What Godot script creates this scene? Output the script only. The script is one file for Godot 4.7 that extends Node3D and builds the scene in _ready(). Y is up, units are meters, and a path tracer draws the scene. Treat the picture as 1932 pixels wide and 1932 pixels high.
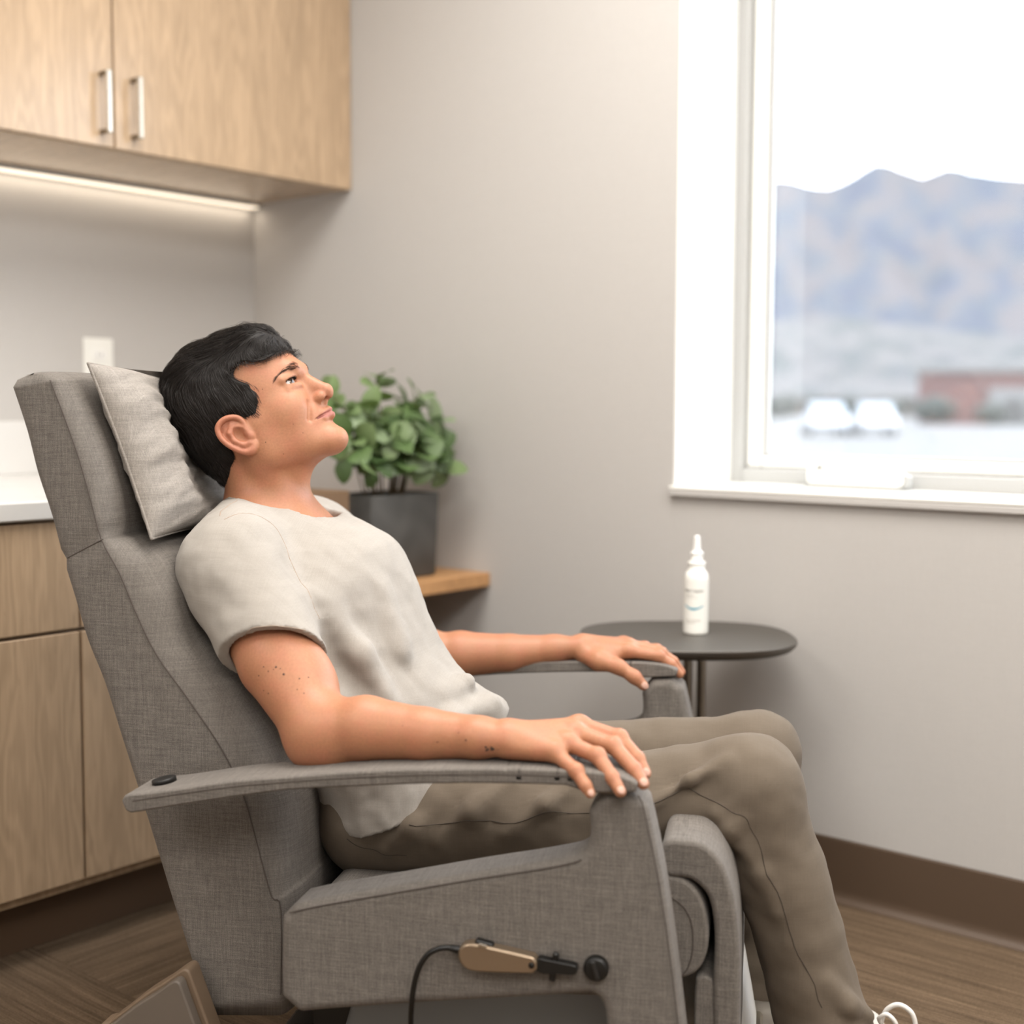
extends Node3D
# A treatment room: a man leans back in a grey recliner by the window. Metres, y up.
# The recliner and the man share one frame: x points the way he faces, z points to his right-hand side.

const SEAT_AT := Vector3(-1.019, 0.0, 1.652)
const SEAT_TURN := -61.223   # degrees about y

var M := {}
var taken := {}
var rng := RandomNumberGenerator.new()


func _ready() -> void:
	rng.seed = 7
	setup_camera()
	setup_light()
	make_materials()
	build_room()
	build_window()
	build_outside()
	build_cabinets()
	build_plant()
	build_table()
	build_recliner()
	build_pillow()
	build_hand_control()
	build_person()


# ------------------------------------------------------------------ camera, sky, light

func setup_camera() -> void:
	var cam := Camera3D.new()
	cam.name = "camera"
	cam.fov = 42.51
	cam.near = 0.05
	cam.far = 9000.0
	var yaw := deg_to_rad(39.777)
	var pitch := deg_to_rad(4.472)
	var roll := deg_to_rad(0.27)
	var f := Vector3(cos(yaw), 0, -sin(yaw))
	var r := Vector3(sin(yaw), 0, cos(yaw))
	var u := Vector3.UP
	var f2 := f * cos(pitch) - u * sin(pitch)
	var u2 := u * cos(pitch) + f * sin(pitch)
	cam.transform = Transform3D(Basis(r * cos(roll) + u2 * sin(roll), u2 * cos(roll) - r * sin(roll), -f2), Vector3(-2.5, 1.02, 3.0625))
	var att := CameraAttributesPhysical.new()
	att.frustum_focal_length = 30.852
	att.frustum_focus_distance = 1.95
	att.exposure_aperture = 1.3
	cam.attributes = att
	add_child(cam)


func setup_light() -> void:
	var env := Environment.new()
	env.tonemap_mode = Environment.TONE_MAPPER_LINEAR
	env.tonemap_exposure = 1.0
	env.background_mode = Environment.BG_SKY
	var sm := ProceduralSkyMaterial.new()
	sm.sky_top_color = Color(0.90, 0.93, 0.97)
	sm.sky_horizon_color = Color(0.95, 0.96, 0.97)
	sm.ground_bottom_color = Color(0.85, 0.85, 0.84)
	sm.ground_horizon_color = Color(0.92, 0.92, 0.92)
	sm.sky_energy_multiplier = 2.3
	sm.ground_energy_multiplier = 1.5
	var sky := Sky.new()
	sky.sky_material = sm
	env.sky = sky
	env.sdfgi_enabled = true
	env.ssao_enabled = true
	env.ssil_enabled = true
	var we := WorldEnvironment.new()
	we.name = "world_environment"
	we.environment = env
	add_child(we)


# ------------------------------------------------------------------ small helpers

func numbered(called: String) -> String:
	if not taken.has(called):
		taken[called] = 0
		return called
	taken[called] += 1
	return "%s_%03d" % [called, taken[called]]


func thing(called: String, label: String, category: String, at := Vector3.ZERO, turn := 0.0, group := "") -> Node3D:
	var o := Node3D.new()
	o.name = numbered(called)
	add_child(o)
	o.position = at
	o.rotation_degrees.y = turn
	o.set_meta("label", label)
	o.set_meta("category", category)
	if group != "":
		o.set_meta("group", group)
	return o


func obj(called: String, mesh: Mesh, m: Material, parent: Node = self, at := Vector3.ZERO) -> MeshInstance3D:
	var o := MeshInstance3D.new()
	o.mesh = mesh
	o.material_override = m
	o.cast_shadow = GeometryInstance3D.SHADOW_CASTING_SETTING_ON
	o.position = at
	if parent == self:
		o.name = numbered(called)
		add_child(o)
	else:
		o.name = called
		parent.add_child(o, true)
	return o


func struct(called: String, mesh: Mesh, m: Material, at := Vector3.ZERO) -> MeshInstance3D:
	var o := obj(called, mesh, m, self, at)
	o.set_meta("kind", "structure")
	return o


func tag(o: Node, label: String, category: String, group := "") -> void:
	o.set_meta("label", label)
	o.set_meta("category", category)
	if group != "":
		o.set_meta("group", group)


func mesh_of(v: PackedVector3Array, n: PackedVector3Array, idx: PackedInt32Array, col := PackedColorArray(), uv := PackedVector2Array()) -> ArrayMesh:
	var a := []
	a.resize(Mesh.ARRAY_MAX)
	a[Mesh.ARRAY_VERTEX] = v
	if n.size() > 0:
		a[Mesh.ARRAY_NORMAL] = n
	if col.size() > 0:
		a[Mesh.ARRAY_COLOR] = col
	if uv.size() > 0:
		a[Mesh.ARRAY_TEX_UV] = uv
	a[Mesh.ARRAY_INDEX] = idx
	var me := ArrayMesh.new()
	me.add_surface_from_arrays(Mesh.PRIMITIVE_TRIANGLES, a)
	return me


func smooth_normals(v: PackedVector3Array, idx: PackedInt32Array) -> PackedVector3Array:
	var n := PackedVector3Array()
	n.resize(v.size())
	for t in range(0, idx.size(), 3):
		var a := idx[t]
		var b := idx[t + 1]
		var c := idx[t + 2]
		var fn := (v[c] - v[a]).cross(v[b] - v[a])
		n[a] += fn
		n[b] += fn
		n[c] += fn
	for i in n.size():
		n[i] = n[i].normalized()
	return n


# Box with chamfered edges, standing between two corners.
func box(lo: Vector3, hi: Vector3, r := 0.003) -> ArrayMesh:
	var st := SurfaceTool.new()
	st.begin(Mesh.PRIMITIVE_TRIANGLES)
	add_box(st, lo, hi, r)
	st.generate_normals()
	return st.commit()


func add_box(st: SurfaceTool, lo: Vector3, hi: Vector3, r := 0.003) -> void:
	var c := (lo + hi) * 0.5
	var h := (hi - lo) * 0.5
	r = minf(r, minf(h.x, minf(h.y, h.z)) * 0.9)
	st.set_smooth_group(-1)
	var ax := [Vector3.RIGHT, Vector3.UP, Vector3.BACK]
	for a in 3:
		var b: int = (a + 1) % 3
		var d: int = (a + 2) % 3
		for s in [-1.0, 1.0]:
			var n: Vector3 = ax[a] * s
			var q := []
			for k in [[-1, -1], [1, -1], [1, 1], [-1, 1]]:
				q.append(c + n * h[a] + ax[b] * (h[b] - r) * k[0] + ax[d] * (h[d] - r) * k[1])
			face4(st, q, n)
	for a in 3:
		var b: int = (a + 1) % 3
		var d: int = (a + 2) % 3
		for s in [-1.0, 1.0]:
			for t in [-1.0, 1.0]:
				var q := []
				q.append(c + ax[a] * s * h[a] + ax[b] * t * (h[b] - r) - ax[d] * (h[d] - r))
				q.append(c + ax[a] * s * h[a] + ax[b] * t * (h[b] - r) + ax[d] * (h[d] - r))
				q.append(c + ax[a] * s * (h[a] - r) + ax[b] * t * h[b] + ax[d] * (h[d] - r))
				q.append(c + ax[a] * s * (h[a] - r) + ax[b] * t * h[b] - ax[d] * (h[d] - r))
				face4(st, q, ax[a] * s + ax[b] * t)
	for s in [-1.0, 1.0]:
		for t in [-1.0, 1.0]:
			for w in [-1.0, 1.0]:
				var p := [c + Vector3(s * h.x, t * (h.y - r), w * (h.z - r)), c + Vector3(s * (h.x - r), t * h.y, w * (h.z - r)), c + Vector3(s * (h.x - r), t * (h.y - r), w * h.z)]
				if (p[2] - p[0]).cross(p[1] - p[0]).dot(Vector3(s, t, w)) < 0:
					p.reverse()
				for k in p:
					st.add_vertex(k)


func face4(st: SurfaceTool, q: Array, n: Vector3) -> void:
	if (q[2] - q[0]).cross(q[1] - q[0]).dot(n) < 0:
		q.reverse()
	for k in [0, 1, 2, 0, 2, 3]:
		st.add_vertex(q[k])


# Smooth curve through points.
func curve2(pts: PackedVector2Array, per := 6, closed := false) -> PackedVector2Array:
	var out := PackedVector2Array()
	var n := pts.size()
	var last := n if closed else n - 1
	for i in last:
		var p0 := pts[(i - 1 + n) % n] if closed or i > 0 else pts[i]
		var p1 := pts[i]
		var p2 := pts[(i + 1) % n]
		var p3 := pts[(i + 2) % n] if closed or i + 2 < n else p2
		for k in per:
			out.append(p1.cubic_interpolate(p2, p0, p3, float(k) / per))
	if not closed:
		out.append(pts[n - 1])
	return out


func curve3(pts: PackedVector3Array, per := 6, closed := false) -> PackedVector3Array:
	var out := PackedVector3Array()
	var n := pts.size()
	var last := n if closed else n - 1
	for i in last:
		var p0 := pts[(i - 1 + n) % n] if closed or i > 0 else pts[i]
		var p1 := pts[i]
		var p2 := pts[(i + 1) % n]
		var p3 := pts[(i + 2) % n] if closed or i + 2 < n else p2
		for k in per:
			out.append(p1.cubic_interpolate(p2, p0, p3, float(k) / per))
	if not closed:
		out.append(pts[n - 1])
	return out


# Rings of equal size, joined; each ring closed; ends capped.
func loft(rings: Array, capped := true, closed_ring := true) -> ArrayMesh:
	var v := PackedVector3Array()
	var idx := PackedInt32Array()
	var m: int = rings[0].size()
	for r in rings:
		v.append_array(r)
	var mm := m if closed_ring else m - 1
	for i in rings.size() - 1:
		for j in mm:
			var a := i * m + j
			var b := i * m + (j + 1) % m
			idx.append_array([a, b, a + m, b, b + m, a + m])
	if capped:
		for e in [0, rings.size() - 1]:
			var c := Vector3.ZERO
			for p in rings[e]:
				c += p
			var at := v.size()
			v.append(c / m)
			for j in m:
				var a: int = e * m + j
				var b: int = e * m + (j + 1) % m
				if e == 0:
					idx.append_array([b, a, at])
				else:
					idx.append_array([a, b, at])
	var n := smooth_normals(v, idx)
	# turn it outward
	var c0 := Vector3.ZERO
	for p in v:
		c0 += p
	c0 /= v.size()
	var s := 0.0
	for i in v.size():
		s += n[i].dot(v[i] - c0)
	if s < 0:
		for i in n.size():
			n[i] = -n[i]
		for t in range(0, idx.size(), 3):
			var k := idx[t + 1]
			idx[t + 1] = idx[t + 2]
			idx[t + 2] = k
	return mesh_of(v, n, idx)


# Tube along a path; radius may taper.
func tube(path: PackedVector3Array, r0: float, r1 := -1.0, sides := 8, closed := false) -> ArrayMesh:
	if r1 < 0:
		r1 = r0
	var rings := []
	var n := path.size()
	var up := Vector3(0.13, 0.9, 0.41).normalized()
	var prev := up
	for i in n:
		var t := (path[(i + 1) % n] if closed else path[mini(i + 1, n - 1)]) - (path[(i - 1 + n) % n] if closed else path[maxi(i - 1, 0)])
		t = t.normalized()
		var x := (prev - t * prev.dot(t)).normalized()
		if not x.is_finite() or x.length() < 0.5:
			x = t.cross(Vector3.RIGHT).normalized()
		prev = x
		var y := t.cross(x)
		var ring := PackedVector3Array()
		var r := lerpf(r0, r1, float(i) / (n - 1))
		for k in sides:
			var a := TAU * k / sides
			ring.append(path[i] + (x * cos(a) + y * sin(a)) * r)
		rings.append(ring)
	if closed:
		rings.append(rings[0])
	return loft(rings, not closed)


# Body turned about the y axis from (radius, height) pairs.
func lathe(profile: PackedVector2Array, sides := 32, sx := 1.0, sz := 1.0) -> ArrayMesh:
	var rings := []
	for p in profile:
		var ring := PackedVector3Array()
		for k in sides:
			var a := TAU * k / sides
			ring.append(Vector3(cos(a) * p.x * sx, p.y, sin(a) * p.x * sz))
		rings.append(ring)
	return loft(rings)


func area_of(p: PackedVector2Array) -> float:
	var a := 0.0
	for i in p.size():
		a += p[i].cross(p[(i + 1) % p.size()])
	return absf(a) * 0.5


# A flat outline in x, y given depth in z with rounded rims.
func slab(outline: PackedVector2Array, z0: float, z1: float, r := 0.008, steps := 4) -> ArrayMesh:
	# round off what is too tight for the rim
	if Geometry2D.is_polygon_clockwise(outline):
		outline.reverse()
	var full := area_of(outline)
	for attempt in 6:
		var core := Geometry2D.offset_polygon(outline, -r * 1.5, Geometry2D.JOIN_ROUND)
		if core.size() == 1:
			var grown := Geometry2D.offset_polygon(core[0], r * 1.5, Geometry2D.JOIN_ROUND)
			if grown.size() > 0 and area_of(grown[0]) > full * 0.985:
				outline = grown[0]
				break
		r *= 0.75
	if Geometry2D.is_polygon_clockwise(outline):
		outline.reverse()
	# even spacing round the edge
	var round_ := 0.0
	for i in outline.size():
		round_ += outline[i].distance_to(outline[(i + 1) % outline.size()])
	var want := clampi(int(round_ / maxf(r * 0.45, 0.003)), 24, 400)
	var thin := PackedVector2Array()
	var gone := 0.0
	var seg := 0
	var seg_len := outline[0].distance_to(outline[1 % outline.size()])
	for k in want:
		var goal := round_ * k / want
		while goal > gone + seg_len and seg < outline.size() - 1:
			gone += seg_len
			seg += 1
			seg_len = outline[seg].distance_to(outline[(seg + 1) % outline.size()])
		thin.append(outline[seg].lerp(outline[(seg + 1) % outline.size()], clampf((goal - gone) / maxf(seg_len, 1e-6), 0, 1)))
	outline = thin
	var n := outline.size()
	var nor := PackedVector2Array()
	for i in n:
		var e0 := (outline[i] - outline[(i - 1 + n) % n]).normalized()
		var e1 := (outline[(i + 1) % n] - outline[i]).normalized()
		var m := Vector2(e0.y, -e0.x) + Vector2(e1.y, -e1.x)
		var l := m.length()
		nor.append(m / maxf(l, 0.2) if l < 1.0 else m / l / maxf(m.length() * 0.5, 0.6))
	var v := PackedVector3Array()
	var idx := PackedInt32Array()
	var order := []
	for k in steps + 1:
		order.append([z0 + r * (1 - sin(PI * 0.5 * (steps - k) / steps)), r * (1 - cos(PI * 0.5 * (steps - k) / steps))])
	for k in steps + 1:
		order.append([z1 - r * (1 - sin(PI * 0.5 * k / steps)), r * (1 - cos(PI * 0.5 * k / steps))])
	for o in order:
		for i in n:
			var p: Vector2 = outline[i] - nor[i] * o[1]
			v.append(Vector3(p.x, p.y, o[0]))
	for k in order.size() - 1:
		for i in n:
			var a := k * n + i
			var b := k * n + (i + 1) % n
			idx.append_array([a, a + n, b, b, a + n, b + n])
	var nn := PackedVector3Array()
	for k in order.size():
		var low := k <= steps
		var ang := PI * 0.5 * ((steps - k) if low else (k - steps - 1)) / steps
		for i in n:
			var e2 := nor[i].normalized() * cos(ang)
			nn.append(Vector3(e2.x, e2.y, -sin(ang) if low else sin(ang)))
	# flat faces: the outline drawn in by the rim, cleaned of crossings
	for e in [0, 1]:
		var zz := z0 if e == 0 else z1
		var fz := Vector3(0, 0, -1) if e == 0 else Vector3(0, 0, 1)
		for face in Geometry2D.offset_polygon(outline, -maxf(r - 0.0012, 0.0)):
			if Geometry2D.is_polygon_clockwise(face):
				continue
			var tri := Geometry2D.triangulate_polygon(face)
			var at := v.size()
			for p in face:
				v.append(Vector3(p.x, p.y, zz))
				nn.append(fz)
			for t in range(0, tri.size(), 3):
				var a := at + tri[t]
				var b := at + tri[t + 1]
				var c := at + tri[t + 2]
				if (v[c] - v[a]).cross(v[b] - v[a]).dot(fz) < 0:
					idx.append_array([a, c, b])
				else:
					idx.append_array([a, b, c])
	return mesh_of(v, nn, idx)


# ------------------------------------------------------------------ materials

func image_from(w: int, h: int, fn: Callable) -> ImageTexture:
	var d := PackedByteArray()
	d.resize(w * h * 3)
	var k := 0
	for y in h:
		for x in w:
			var c: Color = fn.call(x, y)
			d[k] = clampi(int(c.r * 255.0), 0, 255)
			d[k + 1] = clampi(int(c.g * 255.0), 0, 255)
			d[k + 2] = clampi(int(c.b * 255.0), 0, 255)
			k += 3
	var im := Image.create_from_data(w, h, false, Image.FORMAT_RGB8, d)
	im.generate_mipmaps()
	return ImageTexture.create_from_image(im)


# Streaky values that repeat: one row of smoothed noise per line.
func streaks(n: int, along: int, seed_: int) -> PackedFloat32Array:
	var r := RandomNumberGenerator.new()
	r.seed = seed_
	var out := PackedFloat32Array()
	out.resize(n * n)
	for y in n:
		var m := maxi(1, n / along)
		var base := r.randf_range(-0.5, 0.5)
		var ks := PackedFloat32Array()
		for i in m:
			ks.append(r.randf_range(-1, 1))
		var off := r.randi() % n
		for x in n:
			var t := float((x + off) % n) / n * m
			var i := int(t)
			var f := t - i
			f = f * f * (3 - 2 * f)
			out[y * n + x] = lerpf(ks[i % m], ks[(i + 1) % m], f) * 0.75 + base * 0.5
	return out


func plain(c: Color, rough := 0.6, metal := 0.0, spec := 0.5) -> StandardMaterial3D:
	var m := StandardMaterial3D.new()
	m.albedo_color = c
	m.roughness = rough
	m.metallic = metal
	m.metallic_specular = spec
	return m


func cloth(base: Color, tex: Texture2D, bump: Texture2D, scale: float, depth: float, rough := 0.95) -> StandardMaterial3D:
	var m := plain(base, rough, 0.0, 0.25)
	m.albedo_texture = tex
	m.uv1_triplanar = true
	m.uv1_scale = Vector3.ONE * scale
	if bump:
		m.heightmap_enabled = true
		m.heightmap_texture = bump
		m.heightmap_scale = depth
	m.rim_enabled = true
	m.rim = 0.25
	return m


func weave_texture(n: int, along: int, contrast: float, seed_: int) -> ImageTexture:
	var h := streaks(n, along, seed_)
	var v := streaks(n, along, seed_ + 1)
	var r := RandomNumberGenerator.new()
	r.seed = seed_ + 2
	return image_from(n, n, func(x: int, y: int) -> Color:
		var over := 0.5 + 0.5 * sin((x + (y % 4) * 1.0) * PI / 2.0)
		var a := h[y * n + x] * over + v[x * n + y] * (1.0 - over) + r.randf_range(-0.5, 0.5)
		var g := clampf(0.82 + a * contrast, 0.0, 1.0)
		return Color(g, g * 0.995, g * 0.985))


func wood_texture(w: int, h: int, seed_: int, contrast: float) -> ImageTexture:
	var nz := FastNoiseLite.new()
	nz.seed = seed_
	nz.frequency = 1.0
	var fine := FastNoiseLite.new()
	fine.seed = seed_ + 5
	fine.frequency = 1.0
	return image_from(w, h, func(x: int, y: int) -> Color:
		var fx := float(x) / w
		var fy := float(y) / h
		var warp := nz.get_noise_2d(fx * 5.0, fy * 1.3) * 1.6
		var rings := sin((fx * 9.0 + warp * 2.4) * TAU)
		var g := 0.90 + rings * 0.05 * contrast
		g += fine.get_noise_2d(fx * 160.0, fy * 4.0) * 0.07 * contrast
		g += nz.get_noise_2d(fx * 14.0 + 40.0, fy * 2.0) * 0.08 * contrast
		var knot := nz.get_noise_2d(fx * 26.0 + 9.0, fy * 9.0 + 3.0)
		g -= maxf(knot - 0.45, 0.0) * 0.5 * contrast
		return Color(minf(g, 1.0), minf(g * (0.97 + 0.03 * g), 1.0), minf(g * (0.93 + 0.07 * g), 1.0)))


func make_materials() -> void:
	var weave := weave_texture(512, 22, 0.17, 11)
	var knit := weave_texture(512, 40, 0.045, 21)
	var twill := weave_texture(512, 30, 0.04, 31)
	M.fabric = cloth(Color(0.525, 0.503, 0.483), weave, weave, 2.6, 0.10)
	M.pillow = cloth(Color(0.665, 0.64, 0.615), weave, weave, 3.4, 0.05)
	M.shirt = cloth(Color(0.735, 0.712, 0.685), knit, knit, 3.2, 0.03)
	M.trousers = cloth(Color(0.50, 0.455, 0.405), twill, twill, 4.0, 0.03)
	M.seam = plain(Color(0.30, 0.27, 0.25), 0.95)
	M.seam_pants = plain(Color(0.25, 0.22, 0.19), 0.95)
	M.seam_shirt = plain(Color(0.60, 0.53, 0.47), 0.95)
	var maple := wood_texture(512, 1024, 3, 0.55)
	M.maple = plain(Color(0.79, 0.685, 0.565), 0.27)
	M.maple.clearcoat_enabled = true
	M.maple.clearcoat = 0.5
	M.maple.clearcoat_roughness = 0.22
	M.maple.albedo_texture = maple
	M.maple.uv1_triplanar = true
	M.maple.uv1_world_triplanar = true
	M.maple.uv1_scale = Vector3(1.3, 0.75, 1.3)
	M.oak = plain(Color(0.80, 0.61, 0.42), 0.5)
	M.oak.albedo_texture = maple
	M.oak.uv1_triplanar = true
	M.oak.uv1_scale = Vector3(1.0, 3.0, 3.0)
	M.shaded_wood = plain(Color(0.42, 0.32, 0.22), 0.55)  # end panel wood, with the shade it stands in painted as a darker brown
	M.toe = plain(Color(0.34, 0.26, 0.19), 0.6)
	var wall := weave_texture(512, 14, 0.012, 41)
	M.wall = plain(Color(0.895, 0.887, 0.882), 0.85, 0.0, 0.3)
	M.wall.albedo_texture = wall
	M.wall.uv1_triplanar = true
	M.wall.uv1_world_triplanar = true
	M.wall.uv1_scale = Vector3.ONE * 1.6
	M.ceiling = plain(Color(0.88, 0.87, 0.85), 0.9)
	M.white = plain(Color(0.92, 0.92, 0.91), 0.5)
	M.white_gloss = plain(Color(0.92, 0.92, 0.90), 0.28)
	M.frame = plain(Color(0.68, 0.68, 0.675), 0.4)
	M.rubber_base = plain(Color(0.33, 0.265, 0.21), 0.55)
	M.steel = plain(Color(0.80, 0.78, 0.74), 0.26, 1.0)
	M.nickel = plain(Color(0.52, 0.49, 0.45), 0.32, 1.0)
	M.black = plain(Color(0.035, 0.033, 0.03), 0.45)
	M.charcoal = plain(Color(0.11, 0.105, 0.10), 0.5)
	M.counter = plain(Color(0.88, 0.875, 0.865), 0.2)
	M.counter.albedo_texture = image_from(256, 256, marble_pixel)
	M.counter.uv1_triplanar = true
	M.counter.uv1_world_triplanar = true
	M.counter.uv1_scale = Vector3.ONE * 1.1
	M.carpet_a = carpet(false)
	M.carpet_b = carpet(true)
	M.glass = plain(Color(0.95, 0.98, 1.0, 0.04), 0.02)
	M.glass.transparency = BaseMaterial3D.TRANSPARENCY_ALPHA
	M.led = plain(Color(1, 0.97, 0.90), 0.5)
	M.led.emission_enabled = true
	M.led.emission = Color(1.0, 0.93, 0.84)
	M.led.emission_energy_multiplier = 1.3
	M.panel = plain(Color(1, 0.97, 0.92), 0.5)
	M.panel.emission_enabled = true
	M.panel.emission = Color(1.0, 0.98, 0.955)
	M.panel.emission_energy_multiplier = 1.6
	M.table = plain(Color(0.45, 0.435, 0.415), 0.52, 0.95)
	M.concrete = plain(Color(0.36, 0.355, 0.35), 0.75)
	M.concrete.albedo_texture = image_from(256, 256, concrete_pixel)
	M.concrete.uv1_triplanar = true
	M.concrete.uv1_scale = Vector3.ONE * 3.0
	M.shell = plain(Color(0.40, 0.365, 0.33), 0.5)
	M.shell_edge = plain(Color(0.45, 0.38, 0.31), 0.5)
	M.grey_base = plain(Color(0.46, 0.47, 0.475), 0.5)
	M.champagne = plain(Color(0.60, 0.53, 0.45), 0.30, 0.75)


func marble_pixel(x: int, y: int) -> Color:
	var g := 0.96 + 0.02 * sin(x * 0.05 + 2.0 * sin(y * 0.037)) * sin(y * 0.024 + x * 0.011)
	return Color(g, g, g)


func concrete_pixel(x: int, y: int) -> Color:
	var n := 0.5 + 0.5 * sin(x * TAU / 256.0 * 2.0 + 1.7 * sin(y * TAU / 256.0)) * sin(y * TAU / 256.0 * 3.0 + 1.3 * sin(x * TAU / 256.0 * 2.0))
	var g := 0.80 + 0.14 * n + (float((x * 7919 + y * 104729) % 97) / 97.0 - 0.5) * 0.08
	return Color(g, g, g * 0.99)


func carpet(turned: bool) -> StandardMaterial3D:
	var h := streaks(512, 60, 77)
	var r := RandomNumberGenerator.new()
	r.seed = 5
	var tex := image_from(512, 512, func(x: int, y: int) -> Color:
		var a := h[(x * 512 + y) if turned else (y * 512 + x)]
		var wide := sin((y if not turned else x) * TAU / 512.0 * 9.0) * 0.5 + sin((y if not turned else x) * TAU / 512.0 * 23.0) * 0.5
		var g := 0.72 + a * 0.15 + wide * 0.05 + r.randf_range(-0.09, 0.09)
		return Color(g, g * 0.985, g * 0.96))
	var m := plain(Color(0.56, 0.485, 0.41), 1.0, 0.0, 0.1)
	m.albedo_texture = tex
	m.uv1_triplanar = true
	m.uv1_scale = Vector3.ONE * 1.64
	m.heightmap_enabled = true
	m.heightmap_texture = tex
	m.heightmap_scale = 0.3
	return m


# ------------------------------------------------------------------ room

func joined(boxes: Array, r := 0.002) -> ArrayMesh:
	var st := SurfaceTool.new()
	st.begin(Mesh.PRIMITIVE_TRIANGLES)
	for b in boxes:
		add_box(st, b[0], b[1], r)
	st.generate_normals()
	return st.commit()


func build_room() -> void:
	var slab_floor := struct("floor", box(Vector3(-4.6, -0.2, -0.2), Vector3(0.4, -0.006, 5.0), 0.001), M.toe)
	# carpet tiles, laid quarter-turned
	var side := 0.61
	var tile := box(Vector3(0.0006, -0.006, 0.0006), Vector3(side - 0.0006, 0.0, side - 0.0006), 0.001)
	for i in 7:
		for j in 8:
			var x := -side * (i + 1)
			var z := side * j
			obj("carpet_tile", tile, M.carpet_a if (i + j) % 2 == 0 else M.carpet_b, slab_floor, Vector3(x, 0, z))
	struct("ceiling", box(Vector3(-4.6, 2.65, -0.2), Vector3(0.4, 2.85, 5.0), 0.001), M.ceiling)
	struct("wall_back", box(Vector3(-4.6, -0.2, -0.2), Vector3(0.4, 2.66, 0.0), 0.001), M.wall)
	struct("wall_left", box(Vector3(-4.6, -0.2, -0.2), Vector3(-4.3, 2.66, 5.0), 0.001), M.wall)
	struct("wall_front", box(Vector3(-4.6, -0.2, 4.75), Vector3(0.4, 2.66, 5.0), 0.001), M.wall)
	var wr := struct("wall_right", joined([
		[Vector3(0, -0.2, -0.2), Vector3(0.4, 2.66, 1.452)],
		[Vector3(0, -0.2, 3.75), Vector3(0.4, 2.66, 5.0)],
		[Vector3(0, -0.2, 1.452), Vector3(0.4, 0.838, 3.75)],
		[Vector3(0, 2.35, 1.452), Vector3(0.4, 2.66, 3.75)]], 0.0008), M.wall)
	# cove base along the window wall
	var prof := PackedVector2Array([Vector2(0, 0.131), Vector2(-0.0035, 0.130), Vector2(-0.004, 0.126), Vector2(-0.004, 0.026), Vector2(-0.006, 0.013), Vector2(-0.012, 0.005), Vector2(-0.020, 0.0015), Vector2(-0.020, 0.0), Vector2(0, 0)])
	var rings := []
	for z in [0.915, 4.75]:
		var ring := PackedVector3Array()
		for p in prof:
			ring.append(Vector3(p.x, p.y, z))
		rings.append(ring)
	struct("baseboard_right", loft(rings), M.rubber_base)
	# unseen ceiling panels, added to fill the room with light, a lamp under each
	var n := 0
	for at in [Vector3(-3.2, 2.645, 1.3), Vector3(-3.0, 2.645, 3.6), Vector3(-1.05, 2.645, 1.75), Vector3(-1.05, 2.645, 3.7)]:
		var t := thing("added_fill_light", ["added fill light panel in the ceiling nearest the wall cabinets", "added fill light panel in the ceiling corner behind the camera", "added fill light panel in the ceiling above the recliner", "added fill light panel in the ceiling by the far end of the window"][n], "ceiling light", at, 0, "added fill panels")
		n += 1
		obj("frame", joined([[Vector3(-0.62, -0.012, -0.62), Vector3(0.62, 0.004, -0.59)], [Vector3(-0.62, -0.012, 0.59), Vector3(0.62, 0.004, 0.62)], [Vector3(-0.62, -0.012, -0.59), Vector3(-0.59, 0.004, 0.59)], [Vector3(0.59, -0.012, -0.59), Vector3(0.62, 0.004, 0.59)]]), M.white, t)
		obj("diffuser", box(Vector3(-0.59, -0.006, -0.59), Vector3(0.59, 0.002, 0.59), 0.001), M.panel, t)
		var l := AreaLight3D.new()
		l.name = "lamp"
		l.area_size = Vector2(1.16, 1.16)
		l.area_normalize_energy = false
		l.light_energy = [2.1, 3.9, 3.3, 4.0][n - 1]
		l.light_color = Color(1.0, 0.98, 0.955)
		l.shadow_enabled = true
		l.area_range = 12.0
		l.rotation_degrees.x = -90
		l.position.y = -0.016
		t.add_child(l)


# ------------------------------------------------------------------ window

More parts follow.
